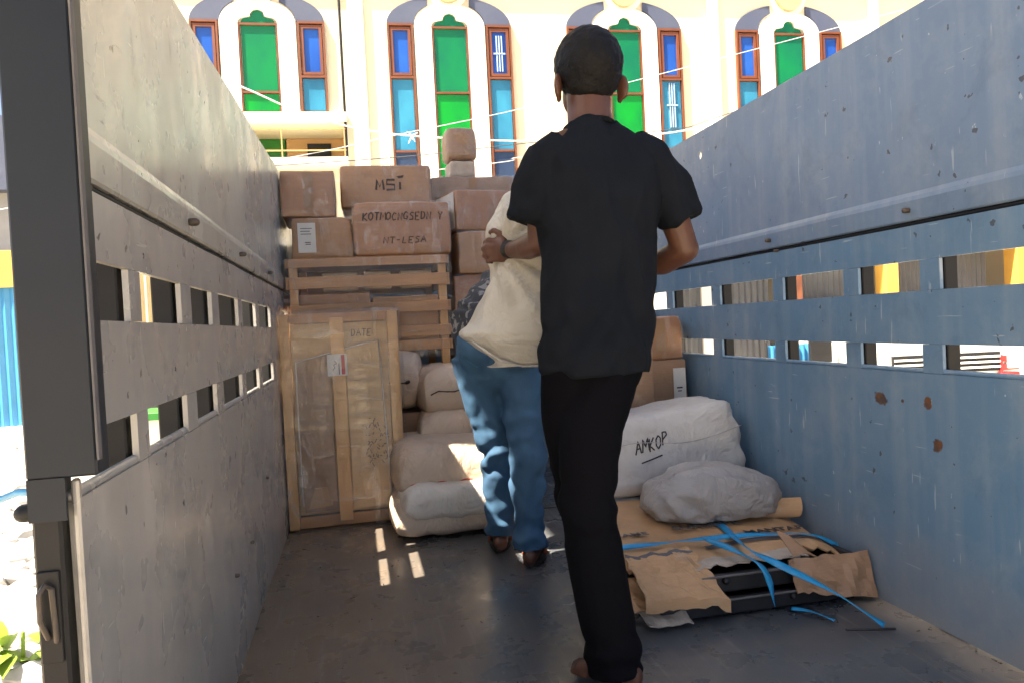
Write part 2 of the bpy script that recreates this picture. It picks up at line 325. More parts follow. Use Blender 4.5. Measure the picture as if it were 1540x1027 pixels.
for a, b in ((4.39, 4.6), (5.05, 5.35)): box('wall_panel', a, b, .4, .5, GZ, 1.75, MT['white'], B)
box('wall_panel', 11.7, 13.5, .4, .5, GZ, 1.75, MT['peach'], B)
box('notice', 11.9, 12.3, .37, .395, 1.35, 1.6, MT['paper'], B)
def vbars(name, x0, x1, z0, z1, w, mat, parent, y0, y1, cross=()):
    bm = bmesh.new(); addbox(bm, x0, x0+w, y0, y1, z0, z1); addbox(bm, x1-w, x1, y0, y1, z0, z1)
    addbox(bm, x0+w, x1-w, y0, y1, z1-w*1.2, z1); addbox(bm, x0+w, x1-w, y0, y1, z0, z0+w)
    for c in cross: addbox(bm, x0+w, x1-w, y0, y1, c-w*.6, c+w*.6)
    return bobj(name, bm, mat, parent)
SPR = 4.95
def ell(a, b, t): return (a*math.cos(t), b*math.sin(t))
def window_group(c, zb, k):
    # pale surround band, U shaped, with a lobed opening over the green pane
    out = [(-.47, zb), (-.47, SPR)] + [(-.47*math.cos(t*math.pi/20), SPR+.30*math.sin(t*math.pi/20)) for t in range(1, 20)] + [(.47, SPR), (.47, zb)]
    lobe = [(.245, SPR)] + [(.16+.085*math.cos(t), SPR+.07*math.sin(t)+.0) for t in (.4, .8, 1.2, 1.57)] + [(.095, SPR+.085)] + [(.09*math.cos(t), SPR+.09+.085*math.sin(t)) for t in (.2, .6, 1.0, 1.57, 2.14, 2.54, 2.94)] + [(-.095, SPR+.085)] + [(-.16-.085*math.cos(t), SPR+.07*math.sin(t)) for t in (1.57, 1.2, .8, .4)] + [(-.245, SPR)]
    inn = [(.245, zb)] + lobe + [(-.245, zb)]
    prism('window_surround', [(c+a, b) for a, b in out+inn], -.05, -.001, MT['white'], B)
    for s in (-1, 1):
        o = [ell(.83, .38, t*R(70)/12) for t in range(13)]; i_ = [ell(.475, .305, t*R(54)/8) for t in range(8, -1, -1)]
        prism('arch_panel', [(c+s*a, SPR+.035+b) for a, b in o+i_], -.03, -.001, MT['arcb'], B)
        x0, x1 = (c+.49, c+.83) if s > 0 else (c-.83, c-.49)
        w = vbars('side_window', x0, x1, zb, SPR+.03, .024, MT['fr'], B, -.055, -.002, (4.27,))
        vbars('sash', x0+.036, x1-.036, 4.295, SPR-.015, .036, MT['fr'], w, -.045, -.006)
        box('pane', x0+.035, x1-.035, -.02, -.003, 4.28, SPR-.02, MT['gblue'], w, 0)
        box('pane', x0+.035, x1-.035, -.024, -.004, zb+.035, 4.25, MT['gteal'], w, 0)
        if zb < 3.5:
            box('pane', x0+.035, x1-.035, -.030, -.0245, zb+.036, 3.28, MT['gdark'], w, 0); box('glazing_bar', x0+.035, x1-.035, -.05, -.031, 3.28, 3.31, MT['fr'], w, 0)
        if (k, s) in ((1, 1), (2, 1)):
            bm = bmesh.new()
            zr = (4.36, 4.84) if k == 1 else (3.6, 4.22)
            for q in (.25, .5, .75): addbox(bm, x0+.1+(x1-x0-.2)*q-.008, x0+.1+(x1-x0-.2)*q+.008, -.042, -.03, *zr)
            addbox(bm, x0+.09, x1-.09, -.045, -.029, sum(zr)/2-.01, sum(zr)/2+.01)
            bobj('window_bars', bm, MT['iron'], w)
    gw = vbars('green_window', c-.245, c+.245, zb, SPR-.0, .022, MT['fr'], B, -.045, -.003, (4.07,))
    prism('pane', [(c+a, b) for a, b in [(.21, 4.09)] + [(a*.86, b) for a, b in lobe] + [(-.21, 4.09)]], -.022, -.004, MT['ggreen'], gw); box('pane', c-.215, c+.215, -.024, -.004, zb+.03, 4.05, MT['ggreen2'], gw, 0)
    prism('crest', [(c+.21*math.cos(t*math.pi/12), 5.5+.24*math.sin(t*math.pi/12)) for t in range(24)], -.09, -.001, MT['peach'], B)
    prism('crest_ring', [(c+.29*math.cos(t*math.pi/12), 5.5+.32*math.sin(t*math.pi/12)) for t in range(24)], -.04, -.0015, MT['white'], B)
for k, (c, zb) in enumerate(((-1.035, 3.8), (1.43, 2.7), (3.875, 2.7), (6.37, 2.7), (8.85, 2.7), (11.3, 2.7))): window_group(c, zb, k)
box('ledge', -1.95, .02, -.12, 0, 3.68, 3.795, MT['white'], B)
box('balcony_slab', -1.95, .02, -.30, -.001, 3.08, 3.175, MT['white'], B)
box('green_door', -1.28, -.86, .7, .79, 3.181, 3.655, MT['gdoor'], B); dd = box('tan_door', -.84, -.02, .7, .79, 3.181, 3.655, MT['tan'], B)
box('dark_opening', -.56, -.24, .66, .695, 3.2, 3.58, MT['dark'], dd)
bm = bmesh.new()
for z in (3.26, 3.53): addbox(bm, -1.9, .0, -.275, -.26, z, z+.016)
for u in (-1.9, -.8, -.025): addbox(bm, u, u+.016, -.277, -.258, 3.176, 3.55)
bobj('railing', bm, MT['tan'], B)
tube('downpipe', [(-.0, -.06, 8), (.0, -.06, 2.3)], .018, MT['dark'], B)
tube('conduit', [(.545, -.04, 4.0), (.55, -.04, 2.3)], .014, MT['white'], B)
for u in (5.2, 7.75): box('wall_rib', u-.08, u+.08, -.05, 0, 2.2, 6.2, MT['white'], B)
box('wall_rib', .1, .3, -.05, 0, 2.2, 6.2, MT['white'], B)

# ------------------------------------------------------------------ overhead wires
MT['wire'] = pmat('wire_white', (.6, .6, .62), None, 30, .5, 0); MT['wired'] = pmat('wire_dark', (.05, .05, .055), None, 30, .5, 0)
def wire(name, pts, r, mat, label):
    P = [Vector(p) for p in pts]; out = []
    for i in range(len(P)-1):
        for k in range(6):
            t = k/6; p0, p1, p2, p3 = P[max(i-1, 0)], P[i], P[i+1], P[min(i+2, len(P)-1)]
            out.append(.5*((2*p1)+(p2-p0)*t+(2*p0-5*p1+4*p2-p3)*t*t+(3*p1-p0-3*p2+p3)*t**3))
    return tube(name, out+[P[-1]], r, mat, None, 6, label=label, cat='cable')
w = wire('overhead_cable', [(-6, 9.3, 5.9), (-1.645, 9.3, 4.11), (-.616, 9.3, 3.653), (0, 9.3, 3.457), (.8, 9.3, 3.338), (2.33, 9.3, 3.274), (3.7, 9.3, 3.33), (4.95, 9.3, 3.50), (6.2, 9.3, 3.77), (10, 9.3, 4.8)], .011, MT['wire'], 'thick white cable sagging across the arched windows')
bm = bmesh.new(); [tubegeo(bm, [(.80, 9.29, 3.34), (.80+dx, 9.27, 3.34+dz)], [.012, .006], 5) for dx, dz in ((-.06, .04), (.07, .03), (.03, -.08), (-.05, -.1), (.0, -.05))]
bobj('cable_knot', bm, MT['wire'], w)
wire('overhead_wire', [(-4, 9.4, 2.5), (-.575, 9.4, 3.117), (.563, 9.4, 3.363), (3, 9.4, 3.9), (8, 9.4, 5.2)], .005, MT['wire'], 'thin wire rising rightward from the yellow balcony railing')
wire('overhead_wire', [(-3, 9.5, 2.9), (.512, 9.5, 3.112), (2.29, 9.5, 3.298), (4.36, 9.5, 3.489), (5.26, 9.5, 3.724), (10, 9.5, 5.2)], .006, MT['wired'], 'thin dark wire just below the thick white cable')
wire('overhead_wire', [(-2.5, 9.55, 2.6), (1.79, 9.55, 3.04), (2.29, 9.55, 3.13), (5, 9.55, 3.3), (10, 9.55, 4.2)], .005, MT['wire'], 'lowest thin wire, passing behind the small wrapped parcel')

# ------------------------------------------------------------------ unseen canopy and stall tarp, added to keep sun off the truck bed
MT['zinc'] = pmat('zinc_sheet', (.34, .35, .36), (.26, .27, .28), 1.5, .5, .15, 12); MT['tarp'] = pmat('blue_tarp', (.05, .16, .32), (.04, .12, .26), 2, .6, .3, 8, .02)
cn = empty('added_shade_canopy', (0, 0, 0), label='added zinc canopy out of view, shading the truck from the sun', cat='canopy')
V, F = [], []; nx = 60
for i in range(nx+1):
    x = -1.88+2.3*i/nx; z = 4.25+.02*(1 if i % 2 else -1)
    V += [(x, -3.4, z), (x, 4.8, z)]
mobj('roof_sheet', V[18:], [(2*i, 2*i+1, 2*i+3, 2*i+2) for i in range(nx-9)], MT['zinc'], cn)
for ya, yb in ((-3.4, 2.02), (2.72, 4.8)):                                  # gap left in the edge to let one sun beam through
    mobj('roof_sheet', [(x, ya if k % 2 == 0 else yb, z) for k, (x, y, z) in enumerate(V[:20])], [(2*i, 2*i+1, 2*i+3, 2*i+2) for i in range(9)], MT['zinc'], cn)
for y in (-3.2, -.6, 2.0, 4.6): box('rafter', -1.8, .4, y, y+.08, 4.08, 4.2, MT['dark'], cn)
for x, y in ((-1.75, -3.2), (-1.75, -.6), (.3, -3.2)): box('post', x, x+.1, y, y+.1, GZ, 4.08, MT['dark'], cn)
st = empty('added_shade_stall', (0, 0, 0), label='added stall tarpaulin out of view, blocking sun from the nearer left slots', cat='stall')  # added out of view to stop sun through the nearer left slots
V, F = [], []; n = 14
for i in range(n+1):
    for j in range(n+1):
        x = -3.3+2.3*i/n; y = -1.4+3.66*j/n; V.append((x, y, 2.6-.10*math.sin(math.pi*i/n)*math.sin(math.pi*j/n)+.02*fbm((x, y, 0), 2)))
for i in range(n):
    for j in range(n): a = i*(n+1)+j; F.append((a, a+1, a+n+2, a+n+1))
mobj('tarpaulin', V, F, MT['tarp'], st, smooth=True)
for x in (-3.25, -1.05):
    for y in (-1.35, 2.2): tube('pole', [(x, y, GZ), (x, y, 2.6)], .025, MT['woodv'], st)

# ------------------------------------------------------------------ seen past the left post and through the left slots
MT['stone'] = pmat('pale_rubble', (.5, .48, .45), (.34, .33, .32), 5, .9, .3, 20)
bm = bmesh.new()
for i in range(520):
    y = random.uniform(4.6, 17); x = -.41*y + random.uniform(-.5, .55)*(.35+y*.06)
    s = random.uniform(.05, .16)*(1+y*.03); z = GZ + max(0, 1-abs(y-9)/6)*.12
    b = bmesh.new(); bmesh.ops.create_icosphere(b, subdivisions=1, radius=s)
    for v in b.verts: v.co = Vector((v.co.x*random.uniform(.7, 1.3)+x, v.co.y*random.uniform(.7, 1.3)+y, v.co.z*random.uniform(.4, .8)+z+s*.2))
    m = bpy.data.meshes.new('t'); b.to_mesh(m); b.free(); bm.from_mesh(m); bpy.data.meshes.remove(m)
bobj('rubble', bm, MT['stone'], kind='stuff', label='pale broken rubble heaped beside the truck', cat='rubble')
MT['leaf'] = pmat('leaf_green', (.13, .24, .02), (.22, .28, .02), 6, .5, .1)
pl = empty('roadside_plant', (-2.0, 4.75, GZ), label='bright green leafy plant at the foot of the truck', cat='plant')
for i in range(34):
    a = random.uniform(0, 6.28); l = random.uniform(.22, .42); el = random.uniform(.3, 1.1); b0 = Vector((random.uniform(-.15, .15), random.uniform(-.15, .15), random.uniform(0, .2)))
    dr = Vector((math.cos(a)*math.cos(el), math.sin(a)*math.cos(el), math.sin(el))); sd = dr.cross(Vector((0, 0, 1))).normalized(); V = []
    for k in range(6):
        t = k/5; p = b0+dr*l*t-Vector((0, 0, 1))*.14*t*t; wv = .045*math.sin(math.pi*min(1, t*.92+.06)); V += [p+sd*wv, p-Vector((0, 0, .008)), p-sd*wv]
    mobj('leaf', V, [(3*k+q, 3*k+q+1, 3*k+q+4, 3*k+q+3) for k in range(5) for q in (0, 1)], MT['leaf'], pl, smooth=True)
tube('stem', [(0, 0, 0), (.01, .01, .3)], .012, MT['leaf'], pl)
fe = empty('blue_sheet_fence', (-7.2, 17, GZ), label='blue corrugated sheet fence beyond the rubble', cat='fence')
V, F = [], []
for i in range(61):
    V += [(-2.4+4.8*i/60, .05*(i % 2), 0), (-2.4+4.8*i/60, .05*(i % 2), 3.2)]
mobj('sheet', V, [(2*i, 2*i+1, 2*i+3, 2*i+2) for i in range(60)], MT['bluep'], fe); box('top_board', -2.4, 2.4, -.06, .1, 3.2, 3.95, MT['yellow'], fe); box('base_strip', -2.4, 2.4, -.08, .1, 0, .35, MT['white'], fe)
hb = empty('far_house', (-9, 19.5, GZ), label='grey roofed house far behind the blue fence', cat='house')
box('wall', -4, 4, 0, 5, 0, 5.6, MT['zinc'], hb); prism('roof', [(-4.4, 5.6), (4.4, 5.6), (0, 8)], -.4, 5.4, MT['arcb'], hb)
tb = empty('green_counter', (-2.05, 7.9, GZ), label='green topped market counter seen through the left lower slots', cat='table')
box('counter_top', -.75, .55, -.3, .3, 1.2, 1.27, MT['gdoor'], tb); box('front_panel', -.7, .5, -.24, -.2, .1, 1.2, MT['white'], tb)
for x in (-.7, .45): box('leg', x, x+.06, .18, .24, 0, 1.2, MT['woodv'], tb)
tube('yellow_hose', [Vector((-2.15, 7.75, .29))+Vector((.16*math.cos(a/4), -.05, .04+.13*math.sin(a/4))) for a in range(0, 13)], .014, MT['yellow'], label='loop of yellow hose on the green counter', cat='hose')
cu = empty('hanging_curtain', (-2.12, 8.8, .95), label='cream cloth hanging in the left upper slots', cat='curtain')
V = []
for i in range(25):
    for z in (-.6, .0, .5, 1.05): V.append((-.28+.5*i/24, .03*math.sin(i*1.4)+.01*z, z))
mobj('cloth', V, [(4*i+k, 4*i+k+1, 4*i+k+5, 4*i+k+4) for i in range(24) for k in range(3)], pmat('cream_cloth', (.72, .58, .36), (.65, .5, .28), 4, .8, .2), cu, smooth=True)
tube('curtain_rod', [(-.45, 0, 1.05), (.4, 0, 1.05)], .012, MT['dark'], cu)
for x in (-.44, .39): tube('rod_post', [(x, 0.02, -1.95), (x, .02, 1.06)], .015, MT['dark'], cu)
tube('blue_rope', [(-.475, 1.22, .735), (-.52, 1.26, .73), (-.56, 1.3, .715), (-.64, 1.36, .70)], .006, MT['strap'], label='blue rope end tied behind the dark left post', cat='rope')

# ------------------------------------------------------------------ seen through the right slots
MT['carw'] = pmat('white_car_paint', (.72, .73, .70), (.68, .69, .66), 2, .25, 0, coat=.6); MT['tyre'] = pmat('tyre_rubber', (.02, .02, .02), None, 20, .8, .2); MT['lamp'] = pmat('lamp_glass', (.6, .6, .55), None, 5, .1, 0)
tr = empty('parked_truck', (6.75, 7.5, GZ), R(-12), label='white truck parked nose on, seen through the right lower slots', cat='truck')
prism('cab', [(0, .45), (-.02, 1.50), (.2, 2.0), (1.5, 2.03), (1.5, .45)], -.8, .8, MT['carw'], tr, axis='X')
prism('windscreen', [(-.002, 1.55), (.172, 1.95), (.164, 1.954), (-.010, 1.552)], -.7, .7, MT['gdark'], tr, axis='X')
box('grille', -.45, .45, -.05, -.021, 1.12, 1.34, MT['dark'], tr); box('bumper', -.82, .82, -.16, 0, .72, .98, MT['carw'], tr)
bm = bmesh.new()
for z in (1.17, 1.23, 1.29): addbox(bm, -.44, .44, -.065, -.051, z-.012, z+.012)
bobj('grille_bar', bm, MT['carw'], tr)
for s in (-1, 1):
    box('headlight', s*.64-.13, s*.64+.13, -.06, -.02, 1.14, 1.32, MT['lamp'], tr); box('mirror', s*.98-.09, s*.98+.09, .1, .16, 1.3, 1.6, MT['dark'], tr)
    for y in (.55, 3.0):
        wh = tube('wheel', [(s*.62, y, .36), (s*.84, y, .36)], .36, MT['tyre'], tr, 20); tube('rim', [(s*.80, y, .36), (s*.87, y, .36)], .19, MT['carw'], wh, 14)
tr.scale = (1.4, 1.4, 1.0); box('cargo_bed', -.85, .85, 1.6, 4.2, .6, 1.35, MT['carw'], tr)
for dx, c, nm, lb in ((.0, 'red', 'red_crate', 'red crate on the street stand at far right'), (.42, 'card4', 'brown_crate', 'brown crate on the street stand beside the red one'), (.9, 'red', 'red_crate', 'red crate at the right end of the street stand')):
    bm = bmesh.new(); x = 7.35+dx
    for z in (.07, .17, .27): addbox(bm, x, x+.36, 7.3, 7.32, z-.98+.93, z-.98+1.0); addbox(bm, x, x+.36, 7.68, 7.7, z-.98+.93, z-.98+1.0); addbox(bm, x, x+.02, 7.32, 7.68, z-.98+.93, z-.98+1.0); addbox(bm, x+.34, x+.36, 7.32, 7.68, z-.98+.93, z-.98+1.0)
    for a, b in ((x-.01, 7.29), (x+.34, 7.29), (x-.01, 7.68), (x+.34, 7.68)): addbox(bm, a, a+.03, b, b+.03, -.06, .3)
    bobj(nm, bm, MT[c], label=lb, cat='crate')
sd = empty('street_stand', (7.95, 7.5, GZ), label='low wooden street stand carrying crates, seen through the right slots', cat='table')
box('top', -.75, .75, -.3, .3, .86, .93, MT['wood'], sd); box('skirt', -.7, .7, -.28, -.24, .5, .86, MT['paper'], sd)
for x in (-.7, .64):
    for y in (-.24, .2): box('leg', x, x+.06, y, y+.05, 0, .86, MT['woodv'], sd)
tp = empty('blue_tarpaulin', (5.55, 8.6, GZ), label='blue tarpaulin hung low in front of the grey shutters', cat='tarpaulin')
V = []
for i in range(31):
    for z in (0, .7, 1.5): V.append((-.42+.62*i/30, .04*math.sin(i*1.5), z))
mobj('sheet', V, [(3*i+k, 3*i+k+1, 3*i+k+4, 3*i+k+3) for i in range(30) for k in range(2)], MT['bluep'], tp, smooth=True)
for x in (-.44, .22): tube('pole', [(x, 0, 0), (x, 0, 1.55)], .018, MT['dark'], tp)
# scooter beside the tarpaulin
sc = empty('parked_scooter', (5.98, 8.0, GZ), R(20), label='white scooter parked between the blue tarpaulin and the white truck', cat='scooter')
for y in (-.6, .6):
    bm = bmesh.new()
    for i in range(20):
        a, b = 2*math.pi*i/20, 2*math.pi*(i+1)/20; tubegeo(bm, [(0, y+.22*math.cos(a), .27+.22*math.sin(a)), (0, y+.22*math.cos(b), .27+.22*math.sin(b))], [.05, .05], 6, caps=False)
    wq = bobj('wheel', bm, MT['tyre'], sc, True); tube('hub', [(-.03, y, .27), (.03, y, .27)], .12, MT['zinc'], wq, 12)
prism('body', [(-.62, .55), (-.5, .82), (.1, .72), (.3, .4), (.42, .42), (.5, 1.0), (.62, .95), (.62, .45), (.4, .28), (-.3, .28)], -.12, .12, MT['carw'], sc, axis='X')
box('seat', -.13, .13, -.62, .08, .80, .90, MT['black'], sc, .02); tube('handlebar', [(-.33, .52, 1.12), (0, .55, 1.06), (.33, .52, 1.12)], .018, MT['black'], sc); prism('windshield', [(.5, 1.0), (.6, .97), (.56, 1.35), (.52, 1.35)], -.14, .14, MT['carw'], sc, axis='X')

# ------------------------------------------------------------------ the truck
T = empty('cargo_truck_bed', (0, 0, 0), label='open truck bed with high slatted steel sides, blue right, left coloured grey for warm bounce light', cat='truck')
XL, XR, Y0, Y1 = -.375, 1.615, 1.08, 5.2
ZL, ZM0, ZM1, ZU0, ZU1, ZT = .745, .83, .985, 1.075, 1.178, 1.80
def wav(y, z, s): return .004*fbm((0, y, z), 1.6, s, 2)
def profile_panel(name, prof, side, mat, parent, seed, y0=Y0, y1=Y1, th=.012, ztop=None):
    """prof: (inward offset, z) up the inner face; closed sheet th thick; side -1 left wall, +1 right wall"""
    X = XL if side < 0 else XR; ny = int((y1-y0)/.06); V, F = [], []; m = len(prof)
    for i in range(ny+1):
        y = y0+(y1-y0)*i/ny
        for lay in (0, 1):
            for o, z in prof:
                if ztop and z > 1.5: z = z + (ztop(y)-ZT)*(z-1.3)/(ZT-1.3)
                V.append((X - side*(o + wav(y, z, seed)) + side*(th if lay else 0), y, z))
    for i in range(ny):
        a, b = i*2*m, (i+1)*2*m
        for k in range(m-1): F.append((a+k, a+k+1, b+k+1, b+k)); F.append((a+m+k, b+m+k, b+m+k+1, a+m+k+1))
        F.append((a, b, b+m, a+m)); F.append((a+m-1, a+2*m-1, b+2*m-1, b+m-1))
    for a in (0, ny*2*m):
        for k in range(m-1): F.append((a+k, a+m+k, a+m+k+1, a+k+1))
    o = mobj(name, V, F, mat, parent)
    return o
def zs(a, b, n): return [(0, a+(b-a)*i/n) for i in range(n+1)]
POSTS = {-1: [(1.367, 1.435), (1.746, 1.847), (2.10, 2.20), (2.547, 2.634), (2.973, 3.07), (3.46, 3.92), (4.26, 4.35), (4.7, 4.79)],  # wide far left post added to keep sun beams off the wrapped crate
         1: [(1.40, 1.475), (1.797, 1.872), (2.144, 2.219), (2.582, 2.652), (3.088, 3.17), (3.60, 3.68), (4.1, 4.18), (4.6, 4.68)]}
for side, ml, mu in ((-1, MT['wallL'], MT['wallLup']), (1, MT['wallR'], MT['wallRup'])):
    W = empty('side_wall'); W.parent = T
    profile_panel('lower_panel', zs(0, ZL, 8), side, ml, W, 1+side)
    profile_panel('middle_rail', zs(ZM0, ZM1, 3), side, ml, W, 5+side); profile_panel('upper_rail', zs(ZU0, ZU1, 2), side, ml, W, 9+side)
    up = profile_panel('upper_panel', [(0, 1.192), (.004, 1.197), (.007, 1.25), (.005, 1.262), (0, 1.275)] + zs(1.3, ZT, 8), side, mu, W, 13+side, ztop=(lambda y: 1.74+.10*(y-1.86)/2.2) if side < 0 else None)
    X = XL if side < 0 else XR
    # the round hole near the top and its twin
    cut = bmesh.new(); bmesh.ops.create_cone(cut, cap_ends=True, segments=18, radius1=.016 if side < 0 else .02, radius2=.016 if side < 0 else .02, depth=.2, matrix=Matrix.Translation((X, 3.23, 1.69)) @ Matrix.Rotation(R(90), 4, 'Y'))
    co_ = bobj('t', cut, None); md = up.modifiers.new('b', 'BOOLEAN'); md.object = co_; md.operation = 'DIFFERENCE'; bpy.context.view_layer.update()
    me = bpy.data.meshes.new_from_object(up.evaluated_get(bpy.context.evaluated_depsgraph_get())); up.modifiers.clear(); up.data = me; bpy.data.objects.remove(co_)
    for a, b in POSTS[side]:
        for z0, z1 in ((ZL, ZM0), (ZM1, ZU0)):
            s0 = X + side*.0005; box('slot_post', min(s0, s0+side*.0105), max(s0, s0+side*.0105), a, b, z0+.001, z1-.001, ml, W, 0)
        r_in = X+side*.0195; box('rib', min(r_in, X+side*.062), max(r_in, X+side*.062), a, b, -.02, ZU1+.3, MT['dark'], W)
    # top edge roll and lip of the lower panel
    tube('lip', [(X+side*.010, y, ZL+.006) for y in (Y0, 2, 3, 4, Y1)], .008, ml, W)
    for y, z, rr in ((1.85, 1.223, .010), (2.61, 1.225, .009), (3.4, 1.224, .009)) if side < 0 else ((2.648, 1.224, .009), (2.594, 1.178, .007), (1.9, 1.223, .009), (3.4, 1.224, .009)):
        tube('bolt', [(X-side*.010, y, z), (X-side*.019, y, z)], rr, MT['bolt'], W, 6)
    if side < 0:
        for y, z in ((2.53, .28), (2.217, .272), (3.0, .4)): tube('bolt', [(X-side*-.004, y, z), (X+.006, y, z)], .006, MT['bolt'], W, 6)
    box('seam_strip', min(X+side*.014, X+side*.019), max(X+side*.014, X+side*.019), Y0, Y1, 1.165, 1.20, MT['dark'], W, 0)
    tube('hinge_rod', [(X+side*.012, y, 1.185) for y in (Y0, 2.2, 3.5, Y1)], .0065, MT['dark'], W, 6)
# floor: plate with a faint swage, on bearers
V, F = [], []; nx, ny = 34, 70
for j in range(ny+1):
    for i in range(nx+1):
        x, y = XL-.01+(XR-XL+.02)*i/nx, 1.0+4.2*j/ny; V.append((x, y, -.004+.004*fbm((x, y, 0), 1.4, 3, 2)))
for j in range(ny):
    for i in range(nx): a = j*(nx+1)+i; F.append((a, a+1, a+nx+2, a+nx+1))
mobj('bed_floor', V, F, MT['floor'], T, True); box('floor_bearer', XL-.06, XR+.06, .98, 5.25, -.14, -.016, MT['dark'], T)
for y in (3.66,): box('floor_joint', XL+.005, XR-.005, y, y+.004, -.006, .0016, MT['bolt'], T, .0005)
profile = box('front_wall', XL, XR, 5.2, 5.24, -.01, 1.55, MT['wallR'], T)
for x in (.25, .85): box('chassis_rail', x, x+.12, .9, 6.5, -.42, -.145, MT['dark'], T)
for x in (-.2, 1.15):
    for y in (1.9, 5.6):
        wh = tube('wheel', [(x, y, -.6), (x+.26, y, -.6)], .4, MT['tyre'], T, 22); tube('rim', [(x-.01 if x < 0 else x+.2, y, -.6), (x+.06 if x < 0 else x+.27, y, -.6)], .2, MT['zinc'], wh, 14)
cb = prism('cab', [(5.4, -.3), (5.4, 1.25), (6.4, 1.25), (7.0, .5), (7.05, -.3)], XL+.1, XR-.1, MT['bluep'], T, axis='X')
# rear corner posts; the left one is in view
for s, X in ((-1, XL), (1, XR)):
    f = lambda a, b: (min(X+s*a, X+s*b), max(X+s*a, X+s*b))
    gp = empty('corner_post'); gp.parent = T
    bm = bmesh.new(); addbox(bm, *f(-.035, .050), 1.05, 1.10, .780, 1.95, .003); addbox(bm, *f(.0045, .0495), 1.0505, 1.0575, .725, .7805); bobj('upper_post', bm, MT['post'], gp); box('post_flange', *f(-.0385, -.0355), 1.049, 1.062, .80, 1.95, MT['stripe'], gp, .0005)
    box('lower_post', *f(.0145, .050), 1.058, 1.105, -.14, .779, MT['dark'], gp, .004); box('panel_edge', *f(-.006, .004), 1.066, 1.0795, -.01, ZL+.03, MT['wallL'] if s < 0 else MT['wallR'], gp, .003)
    tube('hinge_pin', [(X+s*.048, 1.08, .735), (X+s*.066, 1.08, .733)], .012, MT['dark'], gp, 10)
    bm = bmesh.new(); tubegeo(bm, [(X+s*.036, 1.052, .575), (X+s*.040, 1.042, .60), (X+s*.040, 1.042, .635), (X+s*.034, 1.046, .645), (X+s*.028, 1.05, .638), (X+s*.026, 1.052, .57)], [.0038]*6, 8); bobj('latch_handle', bm, MT['bolt'], gp, True)
    box('latch_plate', *f(.020, .046), 1.0535, 1.0575, .54, .66, MT['dark'], gp, .001)
# ------------------------------------------------------------------ cargo: boxes
def carton(name, x0, x1, y0, y1, z0, z1, mat, label, seed=0, rz=0, wrap=None, r=.008, tape=True, bul=.0025, cat='box', group=None, tilt=0):
    hx, hy, hz = (x1-x0)/2, (y1-y0)/2, (z1-z0)/2
    V, F = rbox_geo(hx, hy, hz, r, 7); O = []
    for v in V:
        k = Vector((v.x/hx, v.y/hy, v.z/hz)); q = v.copy()
        q += Vector((k.x*(1-k.y**2)*(1-k.z**2), k.y*(1-k.x**2)*(1-k.z**2), k.z*(1-k.x**2)*(1-k.y**2)*.5))*bul
        q += Vector((fbm(v, 6, seed+1), fbm(v, 6, seed+2), fbm(v, 6, seed+3)*.6))*.006
        if min(abs(k.x), abs(k.y), abs(k.z)) > .8: q *= 1-.06*max(0, fbm(Vector((round(k.x), round(k.y), round(k.z)))*1.7, 1.3, seed+9)+.25)
        O.append(q+Vector((0, 0, hz)))
    o = mobj(name, O, F, mat, smooth=True, label=label, cat=cat, group=group)
    o.location = ((x0+x1)/2, (y0+y1)/2, z0); o.rotation_euler = (0, tilt, rz)
    if wrap:
        V2 = []
        for v in V:
            q = Vector((v.x*(1+.007/hx), v.y*(1+.007/hy), v.z)) + v.normalized()*(.004*abs(fbm(v, 13, seed+8))+.003)
            V2.append(q+Vector((0, 0, hz+.003)))
        mobj('plastic_wrap', V2, F, wrap, o, smooth=True)
    if tape:
        box('packing_tape', -hx+.02, hx-.02, -hy-.0085-bul, -hy-.0075-bul, hz-.022+.1*hz, hz+.022+.1*hz, MT['tapem'], o, 0) if tape == 'h' else box('packing_tape', -.025, .025, -hy-.0085-bul, -hy-.0075-bul, hz*.4, 2*hz-.012, MT['tapem'], o, 0)
    return o
MT['tapem'] = pmat('brown_tape', (.33, .19, .095), (.29, .165, .085), 10, .28, .1, 50, .001)
def strokes(name, segs, org, sx, sz, y, mat, parent, w=.006):
    bm = bmesh.new()
    for s in segs:
        P = [Vector((org[0]+x*sx, y+.0003*i, org[1]+z*sz)) for i, (x, z) in enumerate(s)]; ribbon_geo(bm, P, [Vector((0, -1, 0))]*len(P), w)
    return bobj(name, bm, mat, parent)
a = carton('cardboard_box', -.365, -.08, 4.15, 4.6, 1.578, 1.828, MT['card2'], 'brown wrapped carton at top left, against the left wall', 11, R(1), MT['film'], tape=True)
d_ = carton('cardboard_box', -.318, .0, 4.15, 4.6, 1.353, 1.573, MT['card'], 'carton with a tall white paper label, below the top left carton', 12, 0, MT['film2'], tape=False)
lb = box('paper_label', -.125, -.032, -.245, -.2385, .03, .19, MT['paper'], d_, 0)
for z, w, x in ((.16, .06, -.08), (.145, .05, -.085), (.13, .055, -.082), (.085, .03, -.075), (.075, .028, -.073)): box('print_line', x-w/2, x+w/2, -.2462, -.2452, z-.002, z+.002, MT['ink'] if z < .1 else MT['stripe'], lb, 0)
ms = carton('cardboard_box', -.045, .48, 4.42, 4.85, 1.662, 1.915, MT['card'], 'wide carton lettered MSI at the top of the pile', 13, R(-1), MT['film2'], tape=False, r=.02)
for k_, (gl_, ox_) in enumerate((([[(0, 0), (.15, 1), (.45, .3), (.8, 1), (.9, 0)]], -.06), ([[(1, 1), (.1, 1), (.05, .55), (.95, .5), (.95, .02), (0, 0)]], .0), ([[(.2, .75), (.2, 0)]], .07))): strokes('lettering', gl_, (ox_, .105), .05, .058, -.2275, MT['inkbrown'], ms, .013)
prism('logo_mark', [(.06, .182), (.105, .19), (.098, .175), (.075, .17)], -.2265, -.2255, MT['inkbrown'], ms)
